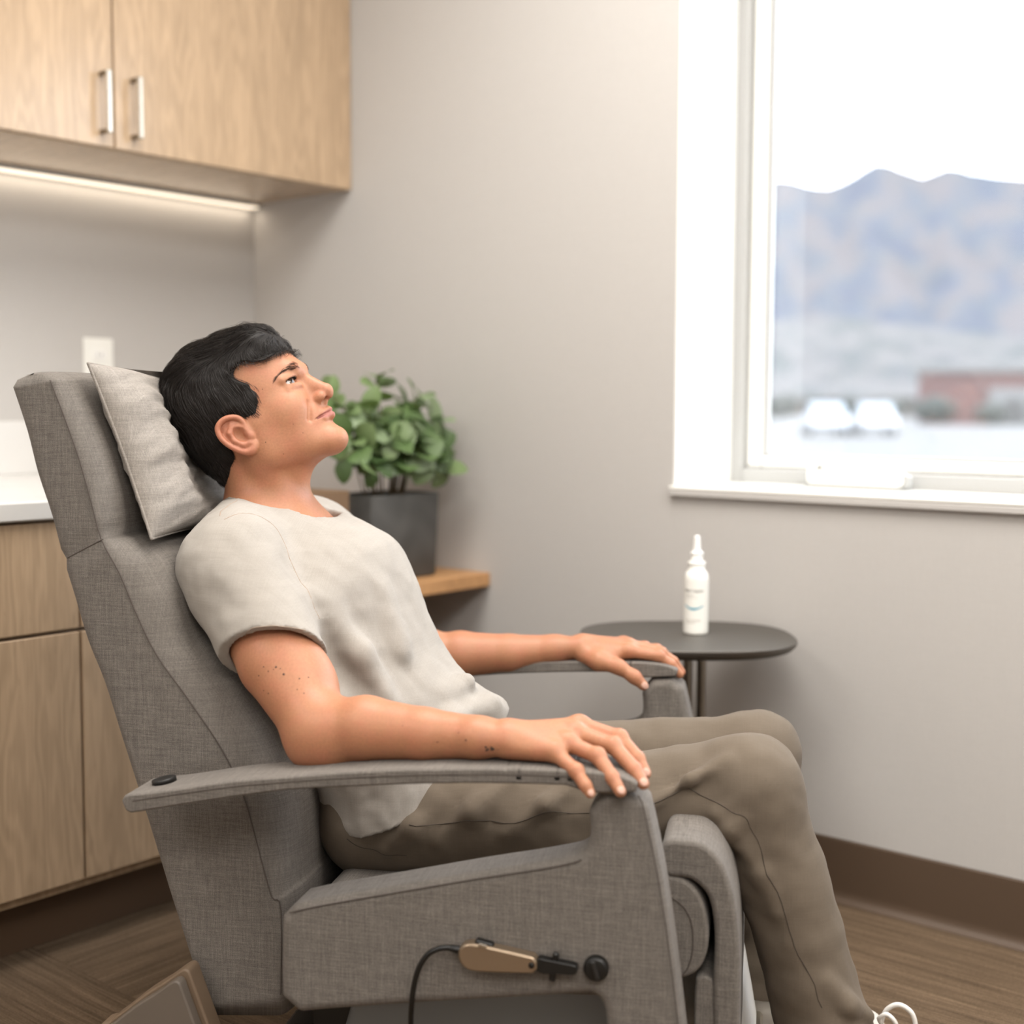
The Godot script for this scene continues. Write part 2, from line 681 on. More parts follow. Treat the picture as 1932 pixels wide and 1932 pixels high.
func build_window() -> void:
	var y0 := 0.838
	var y1 := 2.35
	var z0 := 1.452
	var z1 := 3.75
	var lining := struct("trim_1", joined([
		[Vector3(0.0005, y0 + 0.012, z0 - 0.0005), Vector3(0.243, y1, z0 + 0.006)],
		[Vector3(0.0005, y0 + 0.012, z1 - 0.006), Vector3(0.243, y1, z1 + 0.0005)],
		[Vector3(0.0005, y1 - 0.006, z0 + 0.006), Vector3(0.243, y1 + 0.0005, z1 - 0.006)]], 0.0008), M.white)
	var sill := struct("trim_2", joined([[Vector3(-0.014, 0.843, z0 - 0.004), Vector3(0.243, 0.850, z1 + 0.004)]], 0.002), M.white_gloss)
	obj("nosing", box(Vector3(-0.014, 0.827, z0 - 0.004), Vector3(-0.0005, 0.843, z1 + 0.004), 0.003), M.wall, sill)
	var w := Node3D.new()
	w.name = "window_1"
	add_child(w)
	w.set_meta("kind", "structure")
	var a := 0.05
	obj("frame", joined([
		[Vector3(0.243, 0.845, z0), Vector3(0.33, y1, z0 + 0.034)],
		[Vector3(0.243, 0.845, z1 - 0.034), Vector3(0.33, y1, z1)],
		[Vector3(0.243, 0.845, z0 + 0.034), Vector3(0.33, 0.884, z1 - 0.034)],
		[Vector3(0.243, y1 - 0.034, z0 + 0.034), Vector3(0.33, y1, z1 - 0.034)]], 0.004), M.frame, w)
	var zs := z0 + 0.034
	var ze := z1 - 0.034
	obj("sash", joined([
		[Vector3(0.262, 0.884, zs), Vector3(0.315, y1 - 0.034, zs + 0.038)],
		[Vector3(0.262, 0.884, ze - 0.038), Vector3(0.315, y1 - 0.034, ze)],
		[Vector3(0.262, 0.884, zs + 0.038), Vector3(0.315, 0.912, ze - 0.038)],
		[Vector3(0.262, y1 - 0.072, zs + 0.038), Vector3(0.315, y1 - 0.034, ze - 0.038)]], 0.005), M.white_gloss, w)
	obj("glazing_bead", joined([
		[Vector3(0.276, 0.912, zs + 0.038), Vector3(0.292, y1 - 0.072, zs + 0.047)],
		[Vector3(0.276, 0.912, zs + 0.047), Vector3(0.292, 0.919, ze - 0.038)]], 0.002), M.frame, w)
	obj("pane", box(Vector3(0.294, 0.905, zs + 0.03), Vector3(0.298, y1 - 0.065, ze - 0.03), 0.0005), M.glass, w)
	# crank cover on the bottom rail
	var c := thing("window_crank", "white plastic window crank cover on the sill under the glass", "window crank", Vector3(0.2, 0.85, 1.80))
	var out := curve2(PackedVector2Array([Vector2(-0.112, 0.008), Vector2(-0.114, 0.03), Vector2(-0.112, 0.058), Vector2(-0.105, 0.064), Vector2(-0.05, 0.063), Vector2(0.01, 0.058), Vector2(0.06, 0.049), Vector2(0.092, 0.042), Vector2(0.106, 0.034), Vector2(0.110, 0.018), Vector2(0.104, 0.005), Vector2(0.09, 0.003), Vector2(-0.1, 0.004)]), 4, true)
	var cover := obj("cover", slab(out, -0.021, 0.021, 0.012, 5), M.white_gloss, c)
	cover.rotation_degrees.y = -90
	var foot := obj("base_plate", box(Vector3(-0.023, 0, -0.118), Vector3(0.035, 0.004, 0.113), 0.0015), M.frame, c)
	foot.scale = Vector3(1, 1, 1)
	var knob := obj("handle_tip", slab(curve2(PackedVector2Array([Vector2(0.106, 0.008), Vector2(0.118, 0.008), Vector2(0.120, 0.03), Vector2(0.108, 0.032)]), 3, true), -0.012, 0.012, 0.003, 2), M.frame, c)
	knob.rotation_degrees.y = -90


# ------------------------------------------------------------------ what stands outside

func build_outside() -> void:
	var ground := obj("parking_lot", box(Vector3(0.42, -0.6, -900), Vector3(900, -0.15, 500), 0.01), plain(Color(0.35, 0.348, 0.345), 0.9))
	tag(ground, "pale sunlit car park outside the window", "car park")
	# the mountain: its crest as seen, with ridges running down to the plain
	var eye := Vector3(-2.5, 1.02, 3.06)
	var crest := PackedVector2Array([Vector2(-48, 6.2), Vector2(-40, 7.6), Vector2(-35, 8.6), Vector2(-31, 9.5), Vector2(-29.4, 9.57), Vector2(-28.2, 9.62), Vector2(-27.3, 9.3), Vector2(-26.6, 9.2), Vector2(-25.8, 9.45), Vector2(-25.2, 9.85), Vector2(-24.5, 10.2), Vector2(-23.7, 9.85), Vector2(-22.8, 9.5), Vector2(-22.2, 9.7), Vector2(-21.7, 9.87), Vector2(-21, 9.6), Vector2(-20, 9.4), Vector2(-18.9, 9.25), Vector2(-16, 9.0), Vector2(-12, 9.4), Vector2(-7, 8.6), Vector2(0, 7.0), Vector2(10, 5.6), Vector2(22, 4.4)])
	var nz := FastNoiseLite.new()
	nz.seed = 12
	nz.frequency = 1.0
	nz.fractal_octaves = 4
	tag(ridge("mountain_ridge", crest, 1500.0, 2900.0, 1.0, 60, 150, nz, 0.055, [Color(0.087, 0.094, 0.110), Color(0.110, 0.104, 0.107), Color(0.071, 0.082, 0.102)]), "mountain ridge painted with pale blue haze seen through the window", "mountain")  # distance haze and lit and shaded slopes are painted into the vertex colours
	var low := PackedVector2Array([Vector2(-48, 3.0), Vector2(-36, 3.4), Vector2(-30, 3.7), Vector2(-26, 3.9), Vector2(-23, 3.5), Vector2(-19, 3.0), Vector2(-10, 3.2), Vector2(5, 2.8), Vector2(22, 2.4)])
	tag(ridge("foothill", low, 420.0, 1300.0, -0.15, 40, 150, nz, 0.10, [Color(0.108, 0.108, 0.110), Color(0.124, 0.121, 0.119), Color(0.082, 0.088, 0.090)]), "pale dry foothill slope below the blue mountain", "hill")
	# red block with a white parapet and an arched doorway
	var rb := thing("brick_building", "low red building with a white roof edge and grey arched doors", "building", eye + dir_at(-19.2) * 124.0 - Vector3(0, 1.17, 0), 19.2)
	var red := plain(Color(0.36, 0.255, 0.245), 0.8)
	obj("wall", box(Vector3(0, 0, -7.6), Vector3(12, 4.6, 9), 0.05), red, rb)
	obj("parapet", box(Vector3(-0.3, 4.6, -7.9), Vector3(12.3, 5.3, 9.3), 0.05), plain(Color(0.42, 0.42, 0.42), 0.7), rb)
	obj("porch", box(Vector3(-0.8, 0, -1.6), Vector3(0, 3.2, 9), 0.05), plain(Color(0.42, 0.42, 0.42), 0.7), rb)
	for k in 2:
		obj("doorway", slab(curve2(PackedVector2Array([Vector2(-1.0, 0), Vector2(-1.0, 1.4), Vector2(-0.7, 2.0), Vector2(0, 2.3), Vector2(0.7, 2.0), Vector2(1.0, 1.4), Vector2(1.0, 0)]), 4), -0.1, 0.1, 0.02, 1), plain(Color(0.25, 0.25, 0.25), 0.6), rb, Vector3(-0.85, 0, 0.4 + k * 4.0)).rotation_degrees.y = -90
	# parked cars
	var n := 0
	for c in [[-26.5, 64.0, "silver white car parked left of the other white car"], [-24.5, 66.0, "small white car parked between the silver car and the red building"]]:
		car(eye + dir_at(c[0]) * c[1] - Vector3(0, 1.17, 0), -c[0] + 8.0, c[2], n)
		n += 1
	# bushes and small trees on the plain
	var bush := sphere_blob(1.0, 3)
	var green := plain(Color(0.20, 0.215, 0.20), 0.9)
	var r := RandomNumberGenerator.new()
	r.seed = 3
	for b in [[-22.0, 119.0, 1.15, "dark rounded bush against the left end of the red building"], [-19.9, 117.0, 0.9, "small dark bush near the grey doorway of the red building"], [-23.9, 150.0, 1.0, "lone small bush left of the red building"]]:
		var o := obj("bush", bush, green, self, eye + dir_at(b[0]) * b[1] - Vector3(0, 1.17 - b[2] * 0.3, 0))
		o.scale = Vector3(b[2] * 1.5, b[2], b[2] * 1.5)
		tag(o, b[3], "bush")
	for k in 24:
		var az := -30.0 + 0.5 * k + r.randf_range(-0.06, 0.06)
		var d := 175.0 + 55.0 * (k % 3)
		var s := 0.7 + r.randf() * 0.7
		var o := obj("tree", bush, green, self, eye + dir_at(az) * d - Vector3(0, 1.17 - s * 0.42, 0))
		o.scale = Vector3(s * 1.3, s * 1.4, s * 1.3)
		tag(o, "small blurred dark tree on the plain in front of the foothill", "tree", "trees on the plain")
	for k in 8:
		var az := -29.6 + 1.45 * k
		var d := 258.0 if k % 2 == 0 else 318.0
		var h := thing("house", "small pale blurred house among the trees on the plain", "house", eye + dir_at(az) * d - Vector3(0, 1.17, 0), -az + r.randf_range(-12, 12), "houses on the plain")
		obj("wall", box(Vector3(-3, 0, -4), Vector3(3, 2.8, 4), 0.05), plain(Color(0.36, 0.345, 0.33).lerp(Color(0.36, 0.31, 0.28), r.randf()), 0.9), h)
		var rf := []
		for z in [-4.3, 4.3]:
			rf.append(PackedVector3Array([Vector3(-3.4, 2.8, z), Vector3(3.4, 2.8, z), Vector3(0, 4.1, z)]))
		obj("roof", loft(rf), plain(Color(0.29, 0.28, 0.275), 0.9), h)


func dir_at(az: float) -> Vector3:
	return Vector3(cos(deg_to_rad(az)), 0, sin(deg_to_rad(az)))


func at_curve(pts: PackedVector2Array, x: float) -> float:
	for i in pts.size() - 1:
		if x <= pts[i + 1].x:
			return lerpf(pts[i].y, pts[i + 1].y, clampf((x - pts[i].x) / (pts[i + 1].x - pts[i].x), 0, 1))
	return pts[pts.size() - 1].y


func ridge(called: String, crest: PackedVector2Array, near: float, far: float, foot: float, rows: int, cols: int, nz: FastNoiseLite, rough: float, tones: Array) -> MeshInstance3D:
	var v := PackedVector3Array()
	var col := PackedColorArray()
	var idx := PackedInt32Array()
	var a0 := crest[0].x
	var a1 := crest[crest.size() - 1].x
	for j in rows + 1:
		for i in cols + 1:
			var az := lerpf(a0, a1, float(i) / cols)
			var t := float(j) / rows
			var d := lerpf(near, far, t)
			var top := far * tan(deg_to_rad(at_curve(crest, az)))
			var h := lerpf(-1.17, top, pow(t, 1.15))
			h += nz.get_noise_2d(az * 0.55, t * 3.0) * rough * top * sin(t * PI)
			v.append(Vector3(-2.5, 1.02, 3.06) + dir_at(az) * d + Vector3.UP * h)
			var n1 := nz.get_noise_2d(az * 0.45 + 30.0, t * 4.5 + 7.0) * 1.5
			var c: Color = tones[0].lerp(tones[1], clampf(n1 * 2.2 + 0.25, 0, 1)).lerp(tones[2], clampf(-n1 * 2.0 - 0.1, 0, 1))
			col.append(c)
	for j in rows:
		for i in cols:
			var a := j * (cols + 1) + i
			idx.append_array([a, a + 1, a + cols + 1, a + 1, a + cols + 2, a + cols + 1])
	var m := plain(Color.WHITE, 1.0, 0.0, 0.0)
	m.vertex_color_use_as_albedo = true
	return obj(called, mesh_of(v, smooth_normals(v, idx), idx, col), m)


func sphere_blob(r: float, seed_: int) -> ArrayMesh:
	var nz := FastNoiseLite.new()
	nz.seed = seed_
	nz.frequency = 1.4
	var rings := []
	for i in range(1, 12):
		var ring := PackedVector3Array()
		for k in 16:
			var a := TAU * k / 16
			var b := PI * i / 12
			var d := Vector3(sin(b) * cos(a), -cos(b), sin(b) * sin(a))
			ring.append(d * r * (1.0 + 0.35 * nz.get_noise_3dv(d * 1.7)) + Vector3(0, r * 0.8, 0))
		rings.append(ring)
	return loft(rings)


func car(at: Vector3, turn: float, label: String, k: int) -> void:
	var t := thing("car", label, "car", at, turn)
	var paint := plain([Color(0.66, 0.68, 0.71), Color(0.70, 0.71, 0.73)][k], 0.2)
	var body := curve2(PackedVector2Array([Vector2(-2.1, 0.32), Vector2(-2.15, 0.75), Vector2(-1.9, 0.92), Vector2(-1.5, 0.98), Vector2(1.1, 0.96), Vector2(1.9, 0.85), Vector2(2.1, 0.7), Vector2(2.1, 0.32)]), 4, true)
	obj("body", slab(body, -0.85, 0.85, 0.12, 4), paint, t)
	var cab := curve2(PackedVector2Array([Vector2(-1.75, 0.9), Vector2(-1.3, 1.4), Vector2(-0.6, 1.5), Vector2(0.3, 1.45), Vector2(1.0, 0.95)]), 4, true)
	obj("cabin", slab(cab, -0.72, 0.72, 0.12, 4), plain(Color(0.60, 0.64, 0.68), 0.1), t)
	obj("roof", box(Vector3(-1.2, 1.44, -0.66), Vector3(0.2, 1.54, 0.66), 0.05), paint, t)
	for x in [-1.3, 1.3]:
		for z in [-0.8, 0.8]:
			var w := obj("wheel", lathe(PackedVector2Array([Vector2(0.02, -0.1), Vector2(0.3, -0.1), Vector2(0.33, -0.05), Vector2(0.33, 0.05), Vector2(0.3, 0.1), Vector2(0.02, 0.1)]), 20), M.charcoal, t, Vector3(x, 0.33, z))
			w.rotation_degrees.x = 90


# ------------------------------------------------------------------ cabinets, counter, shelf

func bar_handle(parent: Node, x: float, y0: float, y1: float, z: float) -> void:
	var h := Node3D.new()
	h.name = "handle"
	parent.add_child(h, true)
	obj("grip", box(Vector3(x - 0.006, y0, z + 0.028), Vector3(x + 0.006, y1, z + 0.037), 0.0025), M.steel, h)
	for y in [y0 + 0.006, y1 - 0.006]:
		obj("post", box(Vector3(x - 0.005, y - 0.005, z), Vector3(x + 0.005, y + 0.005, z + 0.029), 0.001), M.nickel, h)


func build_cabinets() -> void:
	# wall cabinet with two doors
	var up := thing("wall_cabinet", "light maple wall cabinet with two doors and steel bar handles", "cabinet", Vector3(0, 1.606, 0))
	obj("body", box(Vector3(-1.474, 0.0, 0.001), Vector3(-0.001, 0.9, 0.392), 0.001), M.maple, up)
	var k := 0
	for d in [[-1.470, -0.7385], [-0.7335, -0.002]]:
		var o := obj("door", box(Vector3(d[0], 0.0015, 0.394), Vector3(d[1], 0.898, 0.413), 0.0015), M.maple, up)
		var hx: float = [-0.770, -0.688][k]
		var holder := Node3D.new()
		bar_handle(o, hx, 1.632 - 1.606, 1.772 - 1.606, 0.413)
		holder.free()
		k += 1
	var led := thing("under_cabinet_light", "thin glowing light strip under the maple wall cabinet", "light strip", Vector3(0, 1.606, 0.022))
	obj("housing", box(Vector3(-1.45, -0.010, -0.017), Vector3(-0.012, 0.0, 0.020), 0.001), M.frame, led)
	obj("light_diffuser", box(Vector3(-1.448, -0.0135, -0.015), Vector3(-0.014, -0.009, 0.018), 0.001), M.led, led)
	var l := AreaLight3D.new()
	l.name = "lamp"
	l.area_size = Vector2(1.42, 0.03)
	l.area_normalize_energy = false
	l.light_energy = 1.5
	l.light_color = Color(1.0, 0.93, 0.84)
	l.shadow_enabled = true
	l.area_range = 10.0
	l.rotation_degrees.x = -90
	l.position = Vector3(-0.73, -0.016, 0.0015)
	led.add_child(l)
	# base cabinet
	var lo := thing("base_cabinet", "light maple base cabinet with drawer over door behind the recliner", "cabinet", Vector3.ZERO)
	obj("body", box(Vector3(-2.5, 0.112, 0.001), Vector3(-0.641, 0.8165, 0.878), 0.001), M.maple, lo)
	obj("end_panel", box(Vector3(-0.639, 0.0, 0.001), Vector3(-0.472, 0.836, 0.9), 0.001), M.shaded_wood, lo)
	obj("toe_kick", box(Vector3(-2.5, 0.0, 0.001), Vector3(-0.641, 0.112, 0.82), 0.001), M.toe, lo)
	for d in [[-2.38, -1.775], [-1.77, -1.155], [-1.15, -0.642]]:
		var dr := obj("drawer", box(Vector3(d[0], 0.612, 0.880), Vector3(d[1], 0.8115, 0.9), 0.0015), M.maple, lo)
		pull(dr, (d[0] + d[1]) * 0.5, 0.715, 0.9)
		obj("door", box(Vector3(d[0], 0.134, 0.880), Vector3(d[1], 0.605, 0.9), 0.0015), M.maple, lo)
	var top := thing("countertop", "white stone countertop with low backsplash behind the recliner", "countertop", Vector3.ZERO)
	obj("slab", box(Vector3(-2.52, 0.817, 0.001), Vector3(-0.64, 0.852, 0.912), 0.003), M.counter, top)
	obj("backsplash", box(Vector3(-2.52, 0.852, 0.001), Vector3(-0.64, 0.984, 0.02), 0.002), M.counter, top)
	# lower shelf between the cabinet and the window wall
	var sh := thing("wall_shelf", "low oak shelf in the corner holding the grey planter", "shelf", Vector3.ZERO)
	obj("board", box(Vector3(-0.469, 0.575, 0.002), Vector3(-0.001, 0.609, 0.912), 0.002), M.oak, sh)
	obj("side_panel", box(Vector3(-0.469, 0.0, 0.02), Vector3(-0.447, 0.575, 0.86), 0.001), M.oak, sh)
	# outlet
	var pl := thing("power_outlet", "white wall outlet plate above the countertop", "outlet", Vector3(-0.525, 1.13, 0.0))
	obj("plate", box(Vector3(-0.044, -0.07, 0.0005), Vector3(0.044, 0.07, 0.007), 0.003), M.white_gloss, pl)
	for y in [-0.026, 0.026]:
		var rc := obj("receptacle", slab(curve2(PackedVector2Array([Vector2(-0.016, -0.012), Vector2(0.016, -0.012), Vector2(0.018, 0.0), Vector2(0.016, 0.012), Vector2(-0.016, 0.012), Vector2(-0.018, 0)]), 3, true), 0.006, 0.010, 0.002, 2), M.white, pl, Vector3(0, y, 0))
		for x in [-0.006, 0.006]:
			obj("slot", box(Vector3(x - 0.001, -0.004, 0.0095), Vector3(x + 0.001, 0.005, 0.0103), 0.0002), M.charcoal, rc)


func pull(parent: Node, x: float, y: float, z: float) -> void:
	var o := obj("handle", box(Vector3(x - 0.07, y - 0.006, z + 0.028), Vector3(x + 0.07, y + 0.006, z + 0.037), 0.0025), M.steel, parent)
	o.set_meta("label", "steel bar handle")


# ------------------------------------------------------------------ plant

func build_plant() -> void:
	var at := Vector3(-0.238, 0.609, 0.772)
	var t := thing("potted_plant", "bushy plant with round green leaves in a square grey planter", "plant", at)
	var rings := []
	for p in [[0.0, 0.104, 0.068], [0.006, 0.108, 0.072], [0.2, 0.115, 0.077], [0.206, 0.113, 0.075], [0.206, 0.103, 0.066], [0.17, 0.100, 0.063]]:
		var ring := PackedVector3Array()
		for q in [[-1, -1], [1, -1], [1, 1], [-1, 1]]:
			for s in 3:
				var c := 0.006
				var sx: float = q[0] * (p[1] - c)
				var sz: float = q[1] * (p[2] - c)
				var a: float = atan2(q[1], q[0]) + (s - 1) * PI / 4
				ring.append(Vector3(sx + cos(a) * c * 1.3, p[0], sz + sin(a) * c * 1.3))
		rings.append(ring)
	var st := SurfaceTool.new()
	var pm := loft(rings, true)
	obj("planter", flat(pm), M.concrete, t)
	obj("soil", box(Vector3(-0.100, 0.16, -0.063), Vector3(0.100, 0.178, 0.063), 0.004), plain(Color(0.10, 0.08, 0.06), 1.0), t)
	var greens := []
	for c in [Color(0.33, 0.42, 0.25), Color(0.42, 0.50, 0.33), Color(0.25, 0.33, 0.19), Color(0.50, 0.57, 0.44)]:
		var m := plain(c, 0.45)
		m.backlight_enabled = true
		m.backlight = Color(0.25, 0.32, 0.12)
		greens.append(m)
	var stem_m := plain(Color(0.30, 0.24, 0.15), 0.8)
	var leaf_a := leaf_mesh(1.0)
	var leaf_b := leaf_mesh(0.75)
	var leaf_c := leaf_mesh(1.15)
	var leaves := [leaf_a, leaf_b, leaf_c]
	var r := RandomNumberGenerator.new()
	r.seed = 41
	# stems: end point (from the soil centre), leaf pairs
	var ends := [
		[Vector3(-0.02, 0.30, 0.0), 5], [Vector3(0.12, 0.24, -0.02), 5], [Vector3(0.175, 0.19, 0.03), 5], [Vector3(0.16, 0.10, 0.06), 4],
		[Vector3(0.08, 0.26, 0.05), 5], [Vector3(-0.10, 0.22, 0.03), 5], [Vector3(-0.16, 0.27, -0.05), 5], [Vector3(-0.19, 0.15, 0.03), 5],
		[Vector3(-0.14, 0.06, 0.09), 4], [Vector3(-0.03, 0.07, 0.11), 4], [Vector3(0.08, 0.05, 0.11), 4], [Vector3(0.02, 0.18, 0.10), 4],
		[Vector3(-0.08, 0.14, 0.11), 4], [Vector3(0.11, 0.15, 0.09), 4], [Vector3(0.0, 0.22, -0.08), 4], [Vector3(0.12, 0.16, -0.10), 4],
		[Vector3(-0.12, 0.15, -0.11), 4], [Vector3(0.235, 0.085, 0.02), 4], [Vector3(0.03, 0.10, 0.12), 4], [Vector3(-0.20, 0.10, 0.06), 4], [Vector3(0.05, 0.20, 0.04), 4], [Vector3(0.14, 0.05, 0.09), 3]]
	for e in ends:
		var b := Vector3(e[0].x * 0.22, 0.175, clampf(e[0].z * 0.3, -0.05, 0.05))
		var tip: Vector3 = Vector3(0, 0.19, 0) + e[0]
		var mid: Vector3 = b.lerp(tip, 0.45) + Vector3(-e[0].x * 0.10, 0.07 + maxf(0, 0.15 - e[0].y) * 0.35, 0)
		var path := curve3(PackedVector3Array([b, mid, tip]), 7)
		obj("stem", tube(path, 0.0022, 0.0010, 5), stem_m, t)
		var count: int = e[1]
		for k in count:
			var f := 0.38 + 0.62 * (k + 0.5) / count
			var i := int(f * (path.size() - 1))
			var p := path[i]
			var along := (path[mini(i + 1, path.size() - 1)] - path[maxi(i - 1, 0)]).normalized()
			var turn := k * 1.9 + r.randf() * 0.6
			var x := along.cross(Vector3(0.3, 0.1, 0.9)).normalized()
			var y := along.cross(x)
			for s in [0.0, PI]:
				var out := (x * cos(turn + s) + y * sin(turn + s)).normalized()
				var d := (out + along * 0.55 + Vector3(0, -0.10, 0)).normalized()
				var nrm := (Vector3(r.randf_range(-0.5, 0.3), 0.75, 0.6) + along * 0.4 + Vector3(r.randf_range(-0.4, 0.4), r.randf_range(-0.4, 0.3), r.randf_range(-0.3, 0.3))).normalized()
				nrm = (nrm - d * nrm.dot(d)).normalized()
				var size := r.randf_range(0.027, 0.040) * (1.0 if f < 0.85 else 0.8)
				if e[0].x > 0.22:
					size *= 0.45
				var o := obj("leaf", leaves[r.randi() % 3], greens[[0, 0, 1, 2, 2, 3, 1][r.randi() % 7]], t)
				o.transform = Transform3D(Basis(d, nrm, d.cross(nrm)).scaled_local(Vector3.ONE * size), p)


func flat(me: ArrayMesh) -> ArrayMesh:
	var st := SurfaceTool.new()
	st.create_from(me, 0)
	st.deindex()
	st.set_smooth_group(-1)
	st.generate_normals()
	return st.commit()


# A round leaf of unit length along x, cupped, with a short stalk.
func leaf_mesh(wide: float) -> ArrayMesh:
	var v := PackedVector3Array()
	var idx := PackedInt32Array()
	var rows := 7
	for i in rows + 1:
		var t := float(i) / rows
		var w := pow(sin(pow(t, 0.8) * PI), 0.62) * 0.95 * wide
		for j in [-1.0, -0.5, 0.0, 0.5, 1.0]:
			v.append(Vector3(0.15 + t * 1.9, 0.12 * absf(j) * w + 0.10 * sin(t * PI) - 0.16 * t * t, j * w))
	for i in rows:
		for j in 4:
			var a := i * 5 + j
			idx.append_array([a, a + 1, a + 5, a + 1, a + 6, a + 5])
	return mesh_of(v, smooth_normals(v, idx), idx)


# ------------------------------------------------------------------ table and bottle

func build_table() -> void:
	var at := Vector3(-0.243, 0.0, 1.646)
	var t := thing("side_table", "dark metal side table with rounded top and twin legs", "side table", at, -50.2)
	var rings := []
	for p in [[0.543, 0.80], [0.5435, 0.90], [0.548, 0.955], [0.556, 0.99], [0.562, 1.0], [0.5645, 0.998], [0.565, 0.992]]:
		var ring := PackedVector3Array()
		for k in 64:
			var a := TAU * k / 64
			var c := cos(a)
			var s := sin(a)
			ring.append(Vector3(signf(c) * pow(absf(c), 2.0 / 2.7) * 0.216 * p[1], p[0], signf(s) * pow(absf(s), 2.0 / 2.7) * 0.182 * p[1]))
		rings.append(ring)
	var top := loft(rings)
	obj("table_top", top, M.table, t)
	for x in [0.003, 0.031]:
		obj("leg", tube(PackedVector3Array([Vector3(x, 0.012, 0.0), Vector3(x, 0.545, 0.0)]), 0.0095, 0.0095, 16), M.nickel, t)
	obj("base_plate", box(Vector3(-0.13, 0.0, -0.10), Vector3(0.16, 0.012, 0.10), 0.004), M.charcoal, t)
	var b := thing("dropper_bottle", "white plastic bottle with nozzle cap and blue stripe on side table", "bottle", Vector3(-0.214, 0.565, 1.649), -70.0)
	obj("body", lathe(PackedVector2Array([Vector2(0.001, 0), Vector2(0.022, 0.0), Vector2(0.0245, 0.002), Vector2(0.0252, 0.006), Vector2(0.0252, 0.110), Vector2(0.0248, 0.117), Vector2(0.0228, 0.124), Vector2(0.0195, 0.1285), Vector2(0.0170, 0.1305), Vector2(0.0165, 0.134), Vector2(0.0165, 0.1405), Vector2(0.001, 0.1405)]), 40), M.white_gloss, b)
	obj("collar", lathe(PackedVector2Array([Vector2(0.001, 0.1405), Vector2(0.0165, 0.1405), Vector2(0.0180, 0.1420), Vector2(0.0182, 0.1455), Vector2(0.0172, 0.148), Vector2(0.0125, 0.1485), Vector2(0.0118, 0.149), Vector2(0.0118, 0.1605), Vector2(0.001, 0.1605)]), 32), M.white_gloss, b)
	obj("nozzle", lathe(PackedVector2Array([Vector2(0.001, 0.1605), Vector2(0.0122, 0.1605), Vector2(0.0132, 0.162), Vector2(0.0132, 0.166), Vector2(0.0122, 0.1678), Vector2(0.0088, 0.1685), Vector2(0.0080, 0.172), Vector2(0.0062, 0.196), Vector2(0.0055, 0.199), Vector2(0.0035, 0.2008), Vector2(0.001, 0.201)]), 28), M.white, b)
	wrap_text(b, "Mear Xujelor", 0.0068, 0.0254, 0.0905, 0.0, Color(0.12, 0.12, 0.12), true)
	wrap_text(b, "Mqnectio", 0.0042, 0.0254, 0.0815, -0.3, Color(0.55, 0.52, 0.50), false)
	wrap_text(b, "solution for ears", 0.0038, 0.0254, 0.0762, -0.22, Color(0.62, 0.59, 0.57), false)
	wrap_text(b, "Mear Indicated", 0.0046, 0.0254, 0.0300, -0.05, Color(0.55, 0.49, 0.45), false)
	wrap_text(b, "60 ml use", 0.0044, 0.0254, 0.0255, -0.25, Color(0.55, 0.49, 0.45), false)
	var v := PackedVector3Array()
	var idx := PackedInt32Array()
	for i in 21:
		var s := i / 10.0 - 1.0
		var a := s * 0.82
		var y := 0.0535 + 0.0075 * s * s
		var hh := 0.0024 * (1.0 - 0.55 * absf(s))
		v.append(Vector3(sin(a) * 0.02545, y - hh, cos(a) * 0.02545))
		v.append(Vector3(sin(a) * 0.02545, y + hh, cos(a) * 0.02545))
	for i in 20:
		idx.append_array([2 * i, 2 * i + 1, 2 * i + 2, 2 * i + 1, 2 * i + 3, 2 * i + 2])
	obj("blue_stripe", mesh_of(v, smooth_normals(v, idx), idx), plain(Color(0.22, 0.60, 0.70), 0.4), b)


# Lettering laid round a bottle.
func wrap_text(parent: Node, text: String, high: float, radius: float, y: float, start: float, c: Color, bold: bool) -> void:
	var f := SystemFont.new()
	f.font_names = PackedStringArray(["Droid Sans"])
	if bold:
		f.font_weight = 700
	var tm := TextMesh.new()
	tm.text = text
	tm.font = f
	tm.font_size = 24
	tm.pixel_size = high / 24.0
	tm.depth = 0.0
	tm.horizontal_alignment = HORIZONTAL_ALIGNMENT_CENTER
	var a := tm.get_mesh_arrays() if tm.get_surface_count() == 0 else tm.surface_get_arrays(0)
	if a.size() == 0:
		return
	var v: PackedVector3Array = a[Mesh.ARRAY_VERTEX]
	for i in v.size():
		var t := v[i].x / radius + start
		v[i] = Vector3(sin(t) * radius, y + v[i].y, cos(t) * radius)
	var idx: PackedInt32Array = a[Mesh.ARRAY_INDEX]
	if idx.size() == 0:
		for i in v.size():
			idx.append(i)
	obj("lettering", mesh_of(v, smooth_normals(v, idx), idx), plain(c, 0.6), parent)


# ------------------------------------------------------------------ recliner

func mirrored(pts: PackedVector3Array) -> PackedVector3Array:
	var o := PackedVector3Array()
	for p in pts:
		o.append(Vector3(p.x, p.y, -p.z))
	return o


func flat_path(p: PackedVector2Array, z: float) -> PackedVector3Array:
	var o := PackedVector3Array()
	for q in p:
		o.append(Vector3(q.x, q.y, z))
	return o


